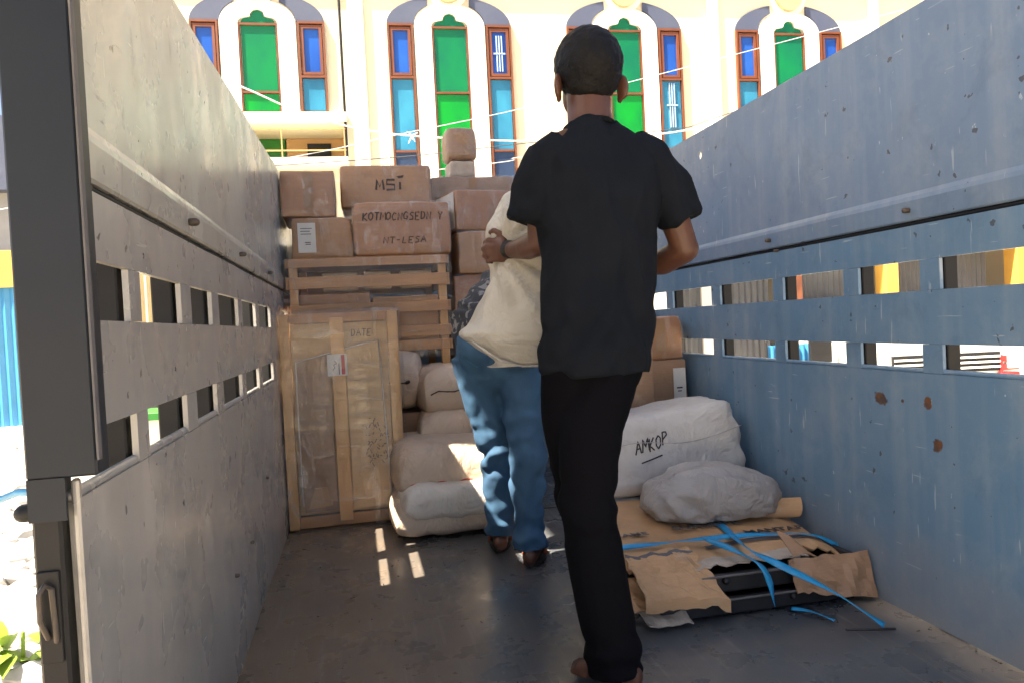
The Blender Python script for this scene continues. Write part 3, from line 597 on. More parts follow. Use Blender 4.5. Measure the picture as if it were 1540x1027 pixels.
ko = carton('cardboard_box', .008, .535, 4.1, 4.75, 1.353, 1.645, MT['card2'], 'wrapped carton with two lines of handwriting, on the slatted crate', 14, R(.6), MT['film'], tape=False, r=.015)
GL = {'A': [[(0, 0), (.35, 1), (.7, 0)], [(.15, .4), (.6, .42)]], 'M': [[(0, 0), (.1, 1), (.4, .35), (.7, 1), (.85, 0)]], 'K': [[(.05, 0), (.05, 1)], [(.6, 1), (.07, .45), (.65, 0)]], 'O': [[(.35, 1), (.05, .75), (.02, .3), (.3, 0), (.6, .25), (.62, .75), (.35, 1)]], 'P': [[(.05, 0), (.08, 1), (.5, .95), (.6, .7), (.1, .45)]],
      'D': [[(.05, 0), (.05, 1), (.45, .85), (.6, .5), (.45, .1), (.05, 0)]], 'T': [[(0, 1), (.7, 1)], [(.35, 1), (.33, 0)]], 'N': [[(.05, 0), (.05, 1), (.6, 0), (.6, 1)]], 'G': [[(.6, .85), (.3, 1), (.02, .6), (.1, .1), (.5, .05), (.6, .4), (.35, .4)]], 'S': [[(.6, .9), (.3, 1), (.08, .75), (.5, .45), (.55, .12), (.05, .03)]], 'E': [[(.6, 1), (.05, 1), (.05, 0), (.6, 0)], [(.05, .5), (.45, .5)]], 'Y': [[(0, 1), (.3, .5), (.6, 1)], [(.3, .5), (.28, 0)]], 'I': [[(.3, 1), (.3, 0)]], 'L': [[(.1, 1), (.05, 0), (.55, .02)]], '-': [[(.1, .5), (.5, .5)]], ' ': [], 'H': [[(.05, 0), (.05, 1)], [(.6, 0), (.62, 1)], [(.05, .5), (.6, .52)]], 'U': [[(.05, 1), (.08, .15), (.35, 0), (.58, .2), (.6, 1)]], 'B': [[(.05, 0), (.05, 1), (.45, .9), (.1, .52), (.55, .3), (.4, .02), (.05, 0)]], 'C': [[(.6, .85), (.3, 1), (.02, .55), (.2, .05), (.6, .12)]], 'R': [[(.05, 0), (.05, 1), (.55, .85), (.1, .5), (.6, 0)]]}
def handwrite(s, seed=1):
    rnd = random.Random(seed); out = []; x = 0
    for ch in s:
        j = rnd.uniform(-.08, .08)
        for seg in GL.get(ch, []): out.append([(x+px+.12*pz, pz+j) for px, pz in seg])
        x += .85
    return out, x
sg, n_ = handwrite('KOTMOCNGSEDN', 3); strokes('lettering', sg, (-.215, .19), .037, .042, -.341, MT['inkbrown'], ko, .007); sg, n_ = handwrite('Y', 3); strokes('lettering', sg, (.194, .19), .037, .042, -.341, MT['inkbrown'], ko, .007)
sg, n_ = handwrite('NT-LESA', 4); strokes('lettering', sg, (-.11, .065), .04, .034, -.341, MT['inkbrown'], ko, .006)
f_ = carton('cardboard_box', .50, 1.03, 4.62, 5.0, 1.497, 1.884, MT['card4'], 'dusty carton standing furthest back, under the small parcel', 15, R(-1), MT['film2'])
g_ = carton('cardboard_box', .55, .95, 4.27, 4.58, 1.497, 1.733, MT['card2'], 'carton with a white left side, behind the carried sack', 16, R(14), MT['film2'], tape=False)
box('white_side', -.209, -.2075, -.14, .14, .012, .222, MT['paper'], g_, 0)  # plain white sheet laid over the carton's left face
h_ = carton('cardboard_box', .565, .99, 4.2, 4.9, 1.245, 1.488, MT['card'], 'shiny wrapped carton beside the hand of the man in black', 17, R(4), MT['film'])
i_ = carton('cardboard_box', .56, 1.02, 4.22, 4.95, .002, 1.243, MT['card2'], 'tall carton at the bottom of the stack behind the bent man', 18, 0, MT['film2'])
bg_ = carton('paper_bag', .615, .79, 4.66, 4.86, 1.888, 2.0, MT['torn'], 'crumpled pale paper bag under the small parcel', 19, R(5), r=.03, tape=False, bul=-.012, cat='bag')
j_ = carton('small_parcel', .615, .80, 4.66, 4.86, 2.0, 2.20, MT['card4'], 'small rounded brown parcel standing alone on top of the pile', 20, R(3), MT['film2'], r=.028, tape=False, bul=.012, cat='parcel')

# slatted wooden crate under the lettered cartons
sl = empty('slatted_crate', (.08, 4.1, 0), label='slatted wooden crate wrapped in film, under the handwritten carton', cat='crate')
for x in (-.42, .375):
    for y in (0.0, .78): box('corner_post', x, x+.045, y+.001, y+.045, .002, 1.34, MT['woodv'], sl)
for k, (z0, z1) in enumerate(((1.30, 1.345), (1.185, 1.25), (1.04, 1.10), (.905, .965), (.83, .885))):
    for y in (-.018, .845): box('slat', -.42, .42, y, y+.016, z0, z1, MT['wood'], sl, .002)
    for x in (-.438, .422): box('slat', x, x+.016, .0, .84, z0, z1, MT['wood'], sl, .002)
box('inner_carton', -.372, .0, .012, .75, .83, 1.16, MT['card2'], sl, .006); box('inner_carton', .01, .37, .015, .75, .83, 1.13, MT['card'], sl, .006)
for x0, x1 in ((-.25, -.06), (-.03, .12), (.17, .34)): box('inner_packet', x0, x1, .03, .12, 1.175, 1.27, MT['cardin'], sl, .006)
box('crate_lid', -.43, .43, -.01, .85, 1.346, 1.351, MT['card'], sl, .001); box('foil_bundle', -.1, .36, .03, .2, .80, .84, MT['film'], sl, .008)
V, F = rbox_geo(.45, .455, .28, .012, 10)
mobj('plastic_wrap', [v + Vector((0, .415, 1.068)) + v.normalized()*(.004*fbm(v, 12, 5)) for v in V], F, MT['film2'], sl, smooth=True)

# tall wrapped crate at the left wall
K = empty('wrapped_crate', (-.085, 3.7, 0), R(1.2), label='tall wooden framed crate wrapped in shiny film by the left wall', cat='crate')
HX = .283
for x0, x1 in ((-HX, -HX+.048), (HX-.052, HX)):
    for y in (0, .35): box('frame_post', x0, x1, y, y+.035, .004, 1.045, MT['woodv'], K, .003)
box('middle_plank', -.045, .02, -.004, .018, .03, 1.02, MT['woodv'], K, .002)
for z0, z1 in ((.004, .06), (1.0, 1.045)):
    for y in (.002, .352): box('cross_rail', -HX+.049, HX-.053, y+.018, y+.033, z0, z1, MT['wood'], K, .002)
box('back_panel', -HX+.05, HX-.054, .036, .34, .065, .995, MT['cardin'], K, .002)
prism('inner_carton', [(-.205, .085), (-.212, .815), (-.05, .85), (-.05, .085)], .004, .034, MT['card4'], K); prism('inner_carton', [(.025, .085), (.025, .868), (.185, .90), (.212, .085)], .004, .034, MT['cardin'], K)
tube('film_edge_highlight', [(-.212, .002, .12), (-.215, .0, .5), (-.213, .002, .815), (-.05, .0, .852)], .003, MT['paper'], K, 6); tube('film_edge_highlight', [(.025, .0, .868), (.11, .0, .888), (.185, .001, .902), (.20, .0, .5), (.21, .002, .12)], .003, MT['paper'], K, 6)  # pale tubes painted in as the highlights along the film edges
prism('dented_corner', [(-.19, .10), (-.155, .20), (-.10, .20), (-.075, .11)], -.001, .0035, MT['card3'], K)
lb = box('paper_label', -.065, .03, -.013, -.0085, .74, .845, MT['paper'], K, 0); box('red_strip', .002, .018, -.0145, -.0135, .745, .84, MT['red'], lb, 0); box('black_strip', -.012, -.008, -.0145, -.0135, .745, .80, MT['ink'], lb, 0)
sg, _ = handwrite('RD-H', 5); strokes('lettering', [[(0, .1), (.2, .5), (.1, .9), (.4, 1.2), (.2, 1.6)]], (-.04, .765), .05, .03, -.0142, MT['ink'], lb, .003)
sg, _ = handwrite('DATE', 6); strokes('lettering', sg, (.055, .925), .03, .035, .033, MT['stripe'], K, .004)
bm = bmesh.new(); rnd = random.Random(4)
for i in range(60):
    x, z = rnd.uniform(.10, .21), rnd.uniform(.30, .52); P = [Vector((x, .003, z)), Vector((x+rnd.uniform(-.012, .012), .003, z+rnd.uniform(-.02, .02)))]; ribbon_geo(bm, P, [Vector((0, -1, 0))]*2, .004)
bobj('print_speckle', bm, MT['stripe'], K)
V, F = rbox_geo(HX+.012, .205, .53, .02, 22); O = []
for v in V:
    p = v.copy(); k = 1-min(1, abs(v.z)/.5)
    fold = .006*math.sin(v.x*60+6*fbm(v, 3, 9))*math.exp(-((v.z+.25)/.22)**2) + .008*fbm((v.x*2, v.y*2, v.z*.7), 5, 31)
    p += Vector((v.x, v.y*1.4, 0)).normalized()*(fold+.008); O.append(p+Vector((0, .185, .532)))
mobj('plastic_wrap', O, F, MT['filmK'], K, smooth=True)
V, F = [], []
for i in range(13):
    for j in range(7):
        x, y = -HX-.01+(2*HX+.03)*i/12, -.02+.40*j/6; V.append((x, y, 1.068+.022*fbm((x, y, 1), 6, 17)+.05*max(0, (i-9)/3)*(1-j/6)))
mobj('film_top', V, [(i*7+j, i*7+j+1, (i+1)*7+j+1, (i+1)*7+j) for i in range(12) for j in range(6)], MT['filmK'], K, smooth=True)

# ------------------------------------------------------------------ cargo: sacks
def sack(name, w, dp, h, loc, rot, mat, label, seed=1, p=6, q=.46, wr=.010, top=.6, sag=.0, cat='sack', group=None, n=34):
    V, F = [], []
    def T(u, v): return max(0, (1-abs(u)**p)*(1-abs(v)**p))**q
    idx = {}
    for lay in (0, 1):
        for i in range(n+1):
            for j in range(n+1):
                edge = i in (0, n) or j in (0, n)
                if lay and edge: idx[(1, i, j)] = idx[(0, i, j)]; continue
                a, b = -1+2*i/n, -1+2*j/n; u = math.copysign(1-(1-abs(a))**1.6, a); v = math.copysign(1-(1-abs(b))**1.6, b)
                t = T(u, v); cx = 1-.05*abs(v)**4*(1-t); x = u*w/2*cx*(1-.04*(v*v)*(abs(u) > .8)); y = v*dp/2
                z = h*top*t if lay == 0 else -h*(1-top)*t
                e = max(abs(u), abs(v))**4
                f = wr*(fbm((x, y, z), 7, seed) + e*1.2*math.sin(38*(x if abs(v) > abs(u) else y)+5*fbm((x, y, z), 4, seed+3)))*(t+.15)
                z += f*(1 if lay == 0 else -.5) - sag*h*(u*u); x += wr*.8*fbm((x, y, z), 5, seed+5); y += wr*.8*fbm((x, y, z), 5, seed+6)
                idx[(lay, i, j)] = len(V); V.append((x, y, z+h*(1-top)))
    for lay in (0, 1):
        for i in range(n):
            for j in range(n): F.append([idx[(lay, i, j)], idx[(lay, i+1, j)], idx[(lay, i+1, j+1)], idx[(lay, i, j+1)]])
    o = mobj(name, V, F, mat, smooth=True, label=label, cat=cat, group=group); o.location = loc; o.rotation_euler = rot
    return o
def stitch(o, w, dp, h, top, pts=None, r=.0035, mat=None):
    """dark mouth string across the end facing the camera, in sack coordinates"""
    z = h*(1-top); P = [Vector((-w*.40+w*.8*i/10, -dp/2-.004+.006*math.sin(i*2.1), z+.008*math.sin(i*1.7)+.010*math.sin(i*.63))) for i in range(11)]
    if pts: P = [Vector((x, -dp/2-.004, zz)) for x, zz in pts]
    return tube('mouth_string', P, r, mat or MT['string'], o, 6)
def rag(o, seed, lo, hi): pass
s5 = sack('grain_sack', .50, .62, .185, (.355, 3.60, .002), (0, 0, 0), MT['sackp'], 'pale sack lying flat on the floor at the front of the pile', 5, q=.40)
s4 = sack('grain_sack', .50, .60, .27, (.375, 3.70, .14), (R(2), R(1), R(2)), MT['sackp'], 'dusty pink sack with a red print line, behind the jeans man', 6, q=.40, top=.55)
fr = project(s4, (0, 0, 0), (0, 1, 0))
bm = bmesh.new()
for zz, x0, x1, ww in ((.235, .20, .60, .006), (.215, .28, .60, .004)):
    pp = [fr((x0+(x1-x0)*i/24, 2.8, zz+.006*math.sin(i*.9))) for i in range(25)]; pp = [(a+b*.002, b) for a, b in pp if a]
    if len(pp) > 2: ribbon_geo(bm, [a for a, b in pp], [b for a, b in pp], ww)
po = bobj('red_print', bm, MT['red']); po.parent = s4; po.matrix_parent_inverse = s4.matrix_world.inverted()
# white woven patch: the white band on the lower half of that sack
s3 = sack('grain_sack', .50, .70, .25, (.535, 4.07, .285), (0, 0, R(-2)), MT['sackp'], 'plump tan sack in the middle of the sack pile, no string', 7, q=.36, top=.55, wr=.007)
s2 = sack('grain_sack', .50, .66, .27, (.54, 4.10, .485), (0, R(-3), R(3)), MT['sackp'], 'sack with a dark stitched mouth, on top of the tan sack', 8, q=.42, top=.5)
stitch(s2, .50, .66, .27, .5)
s1 = sack('grain_sack', .34, .55, .32, (.165, 4.2, .52), (0, R(4), R(-5)), MT['sackp'], 'sack with a knotted string, squeezed beside the tall wrapped crate', 9, q=.42, top=.5)
stitch(s1, .34, .55, .32, .5, [(-.1, .15), (-.02, .153), (.05, .15), (.09, .156)], .004); k_ = tube('string_knot', [(.09, -.28, .156), (.10, -.283, .16)], .009, MT['string'], s1, 8)
gb = carton('cardboard_box', .10, .34, 4.0, 4.3, .003, .50, MT['card4'], 'dark carton deep in the gap between wrapped crate and sacks', 21, 0, tape=False)
# white band sack under the red print (the lower, whiter bag)
s6 = sack('grain_sack', .49, .34, .15, (.39, 3.44, .095), (R(4), 0, R(1)), MT['sackb'], 'white sack squeezed between the floor sack and the red print sack', 15, q=.40, top=.55)
# right hand side
def block_sack(name, w, dp, h, loc, rot, mat, label, seed, wr=.010):
    V, F = rbox_geo(w/2, dp/2, h/2, .065, 16); O = []
    for v in V:
        k = Vector((v.x/(w/2), v.y/(dp/2), v.z/(h/2))); q = v.copy()
        q.z *= 1-.10*max(0, -k.x)**2-.06*max(0, k.x)**3; q.y *= 1-.10*k.x**4; q.y -= .05*k.z*(1-k.x*.2)*-1*.6
        q += Vector((fbm(v, 5, seed), fbm(v, 5, seed+1), fbm(v, 5, seed+2)))*wr + v.normalized()*(.004*fbm(v, 16, seed+4)+.010*abs(k.x)**6*math.sin(v.y*45+v.z*45))
        O.append(q+Vector((0, 0, h/2)))
    o = mobj(name, O, F, mat, smooth=True, label=label, cat='sack'); o.location = loc; o.rotation_euler = rot; return o
am = block_sack('rice_sack', .63, .34, .335, (1.275, 3.00, .225), (0, R(-7), R(-5)), MT['sackw'], 'big white sack handwritten AMKOP beside the blue wall', 10)
tube('side_seam', [(-.30+.6*i/14, -.185+.012*math.sin(i*.8), .215+.02*math.sin(i*.5)) for i in range(15)], .0016, MT['sackg'], am, 6)
fa = project(am, (0, 0, 0), (0, 1, 0))
def write_on(o, f, s, seed, ox, oz, sx, sz, slant, w, mat, y0=1.5, name='lettering'):
    bm = bmesh.new(); sg, _ = handwrite(s, seed)
    for seg in sg:
        P = []
        for (x, z), (x2, z2) in zip(seg, seg[1:]):
            for k in range(4): P.append((x+(x2-x)*k/4, z+(z2-z)*k/4))
        P.append(seg[-1]); hit = [f((ox+x*sx, y0, oz+z*sz+slant*x*sx)) for x, z in P]; hit = [(a+b*.002, b) for a, b in hit if a is not None]
        if len(hit) > 1: ribbon_geo(bm, [a for a, b in hit], [b for a, b in hit], w)
    t = bobj(name, bm, mat); t.parent = o; t.matrix_parent_inverse = o.matrix_world.inverted(); return t
write_on(am, fa, 'AMKOP', 2, 1.085, .385, .034, .05, .28, .006, MT['ink'])
bm = bmesh.new(); hit = [fa((1.105+.09*i/8, 1.5, .355+.028*i/8)) for i in range(9)]; hit = [(a+b*.002, b) for a, b in hit if a is not None]; ribbon_geo(bm, [a for a, b in hit], [b for a, b in hit], .006)
t_ = bobj('underline', bm, MT['ink']); t_.parent = am; t_.matrix_parent_inverse = am.matrix_world.inverted()
sx_ = sack('rice_sack', .55, .36, .20, (1.15, 2.98, .012), (0, 0, R(-3)), MT['sackg'], 'flat grey sack under the AMKOP sack', 12, q=.4)
rb3 = carton('cardboard_box', 1.36, 1.585, 3.40, 3.75, .002, .735, MT['card4'], 'tall dusty carton with a white label by the blue wall', 22, 0, tape=False)
lb = box('paper_label', .035, .098, -.186, -.182, .525, .69, MT['paper'], rb3, 0); box('print_line', .05, .08, -.1868, -.1862, .59, .597, MT['ink'], lb, 0); box('print_line', .055, .075, -.1868, -.1862, .575, .58, MT['ink'], lb, 0)
rb1 = carton('cardboard_box', 1.34, 1.57, 3.40, 3.72, .738, .945, MT['card2'], 'small red brown carton on top of the tall labelled carton', 23, R(-2), MT['film2'])
rb2 = carton('cardboard_box', 1.10, 1.335, 3.22, 3.5, .002, .80, MT['card4'], 'tall grey brown carton half hidden behind the man in black', 24, 0, tape=False)
# ------------------------------------------------------------------ strapped bundle of flattened cartons over black trays
BU = empty('strapped_bundle', (0, 0, 0), label='torn cardboard over black trays tied with blue straps by the blue wall', cat='bundle')
def tray(z0, z1, x0, x1, y0, y1, seed):
    bm = bmesh.new(); addbox(bm, x0+.02, x1-.02, y0+.02, y1-.02, z0, z0+.012, .003); 
    addbox(bm, x0, x1, y0, y0+.025, z0+.005, z1, .006, 2); addbox(bm, x0, x1, y1-.025, y1, z0+.005, z1, .006, 2); addbox(bm, x0, x0+.025, y0+.025, y1-.025, z0+.005, z1, .006, 2); addbox(bm, x1-.025, x1, y0+.025, y1-.025, z0+.005, z1, .006, 2)
    o = bobj('black_tray', bm, MT['black'], BU)
    for q in (.3, .62): tube('tray_lug', [(x0+(x1-x0)*q, y0-.001, z1-.018), (x0+(x1-x0)*q, y0-.008, z1-.018)], .011, MT['dark'], o, 10)
    tube('tray_rim', [(x0+.01, y0-.004, z1-.004), ((x0+x1)/2, y0-.006, z1-.002), (x1-.01, y0-.004, z1-.004)], .004, MT['stripe'], o, 6)
tray(.004, .060, .86, 1.585, 2.11, 2.78, 1); tray(.066, .128, .875, 1.59, 2.13, 2.77, 2)
def sheet(name, fn, nu, nv, mat, parent, th=.006, seed=0, edge=.0):
    """bent board from fn(u,v); solid, th thick"""
    V, F = [], []; G = [[None]*(nv+1) for _ in range(nu+1)]
    for i in range(nu+1):
        for j in range(nv+1):
            u, v = i/nu, j/nv
            if edge and j == 0: v += edge*abs(fbm((u*9, seed, 0), 1.5, seed))
            G[i][j] = Vector(fn(u, v))
    for lay in (0, 1):
        for i in range(nu+1):
            for j in range(nv+1):
                a = G[min(i+1, nu)][j]-G[max(i-1, 0)][j]; b = G[i][min(j+1, nv)]-G[i][max(j-1, 0)]; nn = a.cross(b).normalized()
                V.append(G[i][j] - nn*(th*lay))
    N = (nu+1)*(nv+1); f = lambda l, i, j: l*N+i*(nv+1)+j
    for i in range(nu):
        for j in range(nv): F += [(f(0, i, j), f(0, i+1, j), f(0, i+1, j+1), f(0, i, j+1)), (f(1, i, j), f(1, i, j+1), f(1, i+1, j+1), f(1, i+1, j))]
    for i in range(nu):
        for j in (0, nv): F.append((f(0, i, j), f(1, i, j), f(1, i+1, j), f(0, i+1, j)))
    for j in range(nv):
        for i in (0, nu): F.append((f(0, i, j), f(0, i, j+1), f(1, i, j+1), f(1, i, j)))
    return mobj(name, V, F, mat, parent, smooth=False)
lerp = lambda a, b, t: a+(b-a)*t
# big top board with a ragged front edge that sags over the trays
def topb(u, v):
    x = lerp(.80, 1.585, u); y = lerp(2.20, 2.84, v); yy = y
    z = .155 + .05*v + .012*fbm((x, y, 0), 4, 4) - .020*max(0, (.82-x))/.1 - .05*max(0, (u-.86)/.14)**1.5*(1-v*.5) - .018*max(0, (2.26-y)/.08)
    return (x, yy, z)
top = sheet('cardboard_sheet', topb, 30, 24, MT['card3'], BU, .006, 3, .06)
# second torn sheet showing pale inner layer along the front, under the top one
sheet('torn_sheet', lambda u, v: (lerp(.95, 1.40, u), lerp(2.145, 2.36, v), .149 + .006*fbm((u*3, v*3, 1), 2, 6)), 26, 6, MT['torn'], BU, .004, 5, .3)
# left flap folded down over the front
def flapb(u, v):
    x = lerp(.80, 1.03, u) + .035*v*u + .02*fbm((u*3, v*3, 0), 1.2, 8); s = v
    y = lerp(2.27, 2.075, min(1, s*1.15)) - .02*max(0, s-.8); z = .178 - .115*s**2.0 + .012*fbm((u*4, v*4, 2), 1.5, 9) - .03*max(0, u-.75)/.25*s
    return (x, y, z)
fl = sheet('folded_flap', flapb, 16, 16, MT['card3'], BU, .005, 6)
sheet('torn_layer', lambda u, v: (lerp(.79, .93, u)+.02*v, lerp(2.2, 2.07, v), .075 - .06*v + .008*fbm((u*5, v*5, 0), 1, 4)), 10, 6, MT['torn'], BU, .004, 8)
sheet('torn_layer', lambda u, v: (lerp(.775, .90, u), lerp(2.25, 2.1, v), .11 - .05*v + .006*fbm((u*5, v*5, 3), 1, 4)), 10, 6, MT['card3'], BU, .004, 8)
# right flap hanging down in front, dark inside
sheet('hanging_flap', lambda u, v: (lerp(1.31, 1.60, u), 2.13-.045*v+.015*fbm((u*3, v, 0), 2, 2), .150-.085*v-.055*u*v-.02*abs(fbm((u*7, v, 0), 1, 3))*v), 14, 8, MT['card4'], BU, .005, 8)
# torn corner standing up
sheet('torn_corner', lambda u, v: (lerp(1.335, 1.42, u)-.03*v, 2.13+.05*v-.03*u*v, .155+.075*v*(1-u*.75)+.01*math.sin(u*4)), 6, 6, MT['card4'], BU, .004, 8)
# rolled back corner near the wall
def rollb(u, v):
    a = v*R(120); r = .045
    return (lerp(1.36, 1.58, u)+.03*v, 2.60 - r*math.sin(a)-.05*u-.06*(1-v), .172 + r*(1-math.cos(a)))
sheet('rolled_corner', rollb, 10, 14, MT['card3'], BU, .005, 8)
# printed stripe and words on the top board
ft = project(top, (0, 0, 0), (0, 0, -1))
def on_top(pts, w, mat, name, parent, lift=.0025):
    bm = bmesh.new(); P = []
    for (x, y), (x2, y2) in zip(pts, pts[1:]):
        n = max(2, int(math.hypot(x2-x, y2-y)/.02))
        for k in range(n): P.append((x+(x2-x)*k/n, y+(y2-y)*k/n))
    P.append(pts[-1]); hit = [ft((x, y, 1)) for x, y in P]; hit = [(a+Vector((0, 0, lift)), Vector((0, 0, 1))) for a, b in hit if a is not None]
    ribbon_geo(bm, [a for a, b in hit], [b for a, b in hit], w); return bobj(name, bm, mat, parent)
on_top([(1.12, 2.315), (1.35, 2.305), (1.57, 2.285)], .035, MT['stripe'], 'printed_stripe', top)
bm = bmesh.new(); ribbon_geo(bm, [Vector(flapb(u, .16))+Vector((0, -.003, .004)) for u in [i/12 for i in range(13)]], [Vector((0, -.5, .85))]*13, .03); bobj('printed_stripe', bm, MT['stripe'], fl)
flat = lambda x, y, z, rz: Matrix.Translation((x, y, z)) @ Matrix.Rotation(rz, 4, 'Z')
def board_text(s, size, x, y, rz, mat, bold=.0, par=None):
    h = ft((x, y, 1))[0]; return text_mesh('lettering', s, size, mat, par or top, flat(x, y, h.z+.007, rz), bold=bold)
board_text('SUPER PR', .062, 1.20, 2.47, R(-2), MT['stripe'], .001); board_text('T.AME', .05, .90, 2.46, R(-2), MT['stripe'], .001); board_text('MANTAP', .055, 1.40, 2.355, R(-3), MT['ink'], .0015)
# blue straps
def strap(pts, w, seed=0, parent=BU):
    P = [Vector(p) for p in pts]; out = []
    for i in range(len(P)-1):
        for k in range(8):
            t = k/8; p0, p1, p2, p3 = P[max(i-1, 0)], P[i], P[i+1], P[min(i+2, len(P)-1)]
            out.append(.5*((2*p1)+(p2-p0)*t+(2*p0-5*p1+4*p2-p3)*t*t+(3*p1-p0-3*p2+p3)*t**3))
    out.append(P[-1]); bm = bmesh.new(); L = []
    for i, p in enumerate(out):
        t = (out[min(i+1, len(out)-1)]-out[max(i-1, 0)]).normalized(); tw = .5*math.sin(i*.35+seed)
        nn = Vector((0, -.35*1, 1)).normalized(); s = t.cross(nn).normalized(); n2 = s.cross(t); s = (s*math.cos(tw)+n2*math.sin(tw))*w/2; n2 = t.cross(s).normalized()*.0008
        L.append([bm.verts.new(p+s+n2), bm.verts.new(p-s+n2), bm.verts.new(p-s-n2), bm.verts.new(p+s-n2)])
    for a, b in zip(L, L[1:]):
        for k in range(4): bm.faces.new((a[k], a[(k+1) % 4], b[(k+1) % 4], b[k]))
    bm.faces.new(L[0]); bm.faces.new(L[-1][::-1]); return bobj('strap', bm, MT['strap'], parent, smooth=True)
strap([(.79, 2.34, .12), (.803, 2.339, .178), (.95, 2.335, .184), (1.1, 2.326, .186), (1.3, 2.31, .184), (1.5, 2.292, .168), (1.6, 2.28, .12)], .018, 1)
strap([(1.245, 2.50, .181), (1.242, 2.422, .187), (1.20, 2.20, .187), (1.225, 2.06, .172), (1.362, 1.985, .095), (1.476, 1.90, .006)], .024, 2)
strap([(1.12, 2.32, .188), (1.147, 2.19, .186), (1.175, 2.075, .172), (1.20, 2.058, .12), (1.217, 2.06, .04)], .022, 3)
strap([(1.294, 2.095, .008), (1.33, 2.04, .014), (1.365, 1.978, .006)], .012, 4)
tube('black_tie', [(1.36, 1.915, .004), (1.42, 1.885, .008), (1.49, 1.875, .004)], .004, MT['black'], BU, 6)

# grey plastic bag slumped on the bundle
def blob(name, c, h, mat, label, seed, amp, cat):
    bm = bmesh.new(); bmesh.ops.create_icosphere(bm, subdivisions=5, radius=1); V = []
    for v in bm.verts:
        p = v.co.copy(); s = lambda t, e: math.copysign(abs(t)**e, t)
        q = Vector((s(p.x, .8)*h[0], s(p.y, .8)*h[1], s(p.z, .75)*h[2]))
        ridge = 1-abs(fbm((p.x*.8+p.z*.5, p.y*1.0, p.z*.8), 1.3, seed, 2))*2; ridge2 = 1-abs(fbm((p.x*2.5+p.z, p.y*3, p.z*1.5-p.x), 2.2, seed+2, 2))*2
        q += p*amp*(ridge*.55+.12*ridge2) + p*.010*math.sin(16*p.x+7*p.y+5*fbm(p, 1.5, 4))*max(0, .35-p.z) ; q.z += .35*h[2]*math.exp(-((p.x+.1)/.5)**2)*(p.z > 0)*p.z - .25*h[2]*p.x*(p.z > 0)*.3
        v.co = Vector((q.x, q.y, max(q.z, -h[2]*.72)))
    o = bobj(name, bm, mat, smooth=True, label=label, cat=cat); o.location = c; return o
MT['plas'] = woven('grey_plastic', (.36, .345, .34), (.29, .275, .27), (.22, .19, .17))
blob('plastic_bag', (1.285, 2.60, .255), (.255, .15, .085), MT['plas'], 'grey crumpled plastic bag lying on the torn cardboard', 3, .032, 'bag')
# ------------------------------------------------------------------ people
def remesh(bm, vox, sm=4):
    me = bpy.data.meshes.new('t'); bmesh.ops.recalc_face_normals(bm, faces=bm.faces); bm.to_mesh(me); bm.free()
    o = bpy.data.objects.new('t', me); COL.objects.link(o)
    m = o.modifiers.new('r', 'REMESH'); m.mode = 'VOXEL'; m.voxel_size = vox
    m = o.modifiers.new('s', 'SMOOTH'); m.factor = .5; m.iterations = sm
    bpy.context.view_layer.update(); r = bpy.data.meshes.new_from_object(o.evaluated_get(bpy.context.evaluated_depsgraph_get())); bpy.data.objects.remove(o); return r
def skin_obj(name, bm, vox, mat, parent, sm=4, fold=None, zmin=None, **kw):
    me = remesh(bm, vox, sm); me.name = name
    if fold:
        co = [v.co.copy() for v in me.vertices]; nr = [v.normal.copy() for v in me.vertices]
        for v, c, n in zip(me.vertices, co, nr): v.co = c + n*fold(c, n)
    if zmin is not None:
        for v in me.vertices: v.co.z = max(v.co.z, zmin+.012*fbm((v.co.x, v.co.y, 0), 7, 1))
    me.polygons.foreach_set('use_smooth', [True]*len(me.polygons)); me.materials.clear(); me.materials.append(mat)
    return tag(link(bpy.data.objects.new(name, me), parent), **kw)
def ball(bm, c, r, rot=None):
    b = bmesh.new(); bmesh.ops.create_uvsphere(b, u_segments=20, v_segments=14, radius=1)
    M = Matrix.Translation(c) @ (rot or Matrix()).to_4x4() @ Matrix.Diagonal((*r, 1)); bmesh.ops.transform(b, matrix=M, verts=b.verts)
    m = bpy.data.meshes.new('t'); b.to_mesh(m); b.free(); bm.from_mesh(m); bpy.data.meshes.remove(m)
def fingers(bm, spec):
    for pts, r in spec: tubegeo(bm, [Vector(p) for p in pts], [r, r*.95, r*.9, r*.8][:len(pts)], 8)
MT['skin'] = pmat('brown_skin', (.125, .052, .030), (.085, .034, .020), 9, .48, .12, 60, .002); MT['hair'] = pmat('black_hair', (.0035, .003, .003), (.006, .005, .005), 30, .6, .6, 160, .004, spec=.25)
MT['tee'] = pmat('black_tee', (.0068, .0090, .0135), (.011, .0132, .018), 5, .9, .25, 300, .001, spec=.12); MT['slacks'] = pmat('black_trousers', (.0030, .0030, .0045), (.0045, .0042, .006), 4, .9, .2, 250, .001, spec=.10)
def jeans_mat():
    t = NT('blue_jeans'); co = t.co(); col = t.mix(t.map(t.noise(co, 4, 4), .3, .7), (.022, .068, .145), (.042, .122, .23)); tw = t.noise(t.co((160, 160, 40)), 3, 2)
    col = t.mix(t.math('MULTIPLY', tw, .3), col, (.07, .14, .22)); t.P(Base_Color=col, Roughness=.85, Normal=t.bump(tw, .2, .001)); return t.m
MT['jeans'] = jeans_mat()
def shirt2_mat():
    t = NT('patterned_shirt'); co = t.co(); v = t.voro(co, 26); n2 = t.noise(co, 22, 3, .5, 1.5)
    t.P(Base_Color=t.mix(t.map(n2, .56, .60), (.028, .033, .045), (.20, .2, .2)), Roughness=.8, Normal=t.bump(t.noise(co, 30, 3), .2, .003)); return t.m
MT['shirt2'] = shirt2_mat(); MT['sole'] = pmat('sandal_sole', (.02, .017, .015), None, 20, .7, .1); MT['sandal'] = pmat('sandal_strap', (.28, .07, .02), None, 20, .5, .1)
Vc = Vector
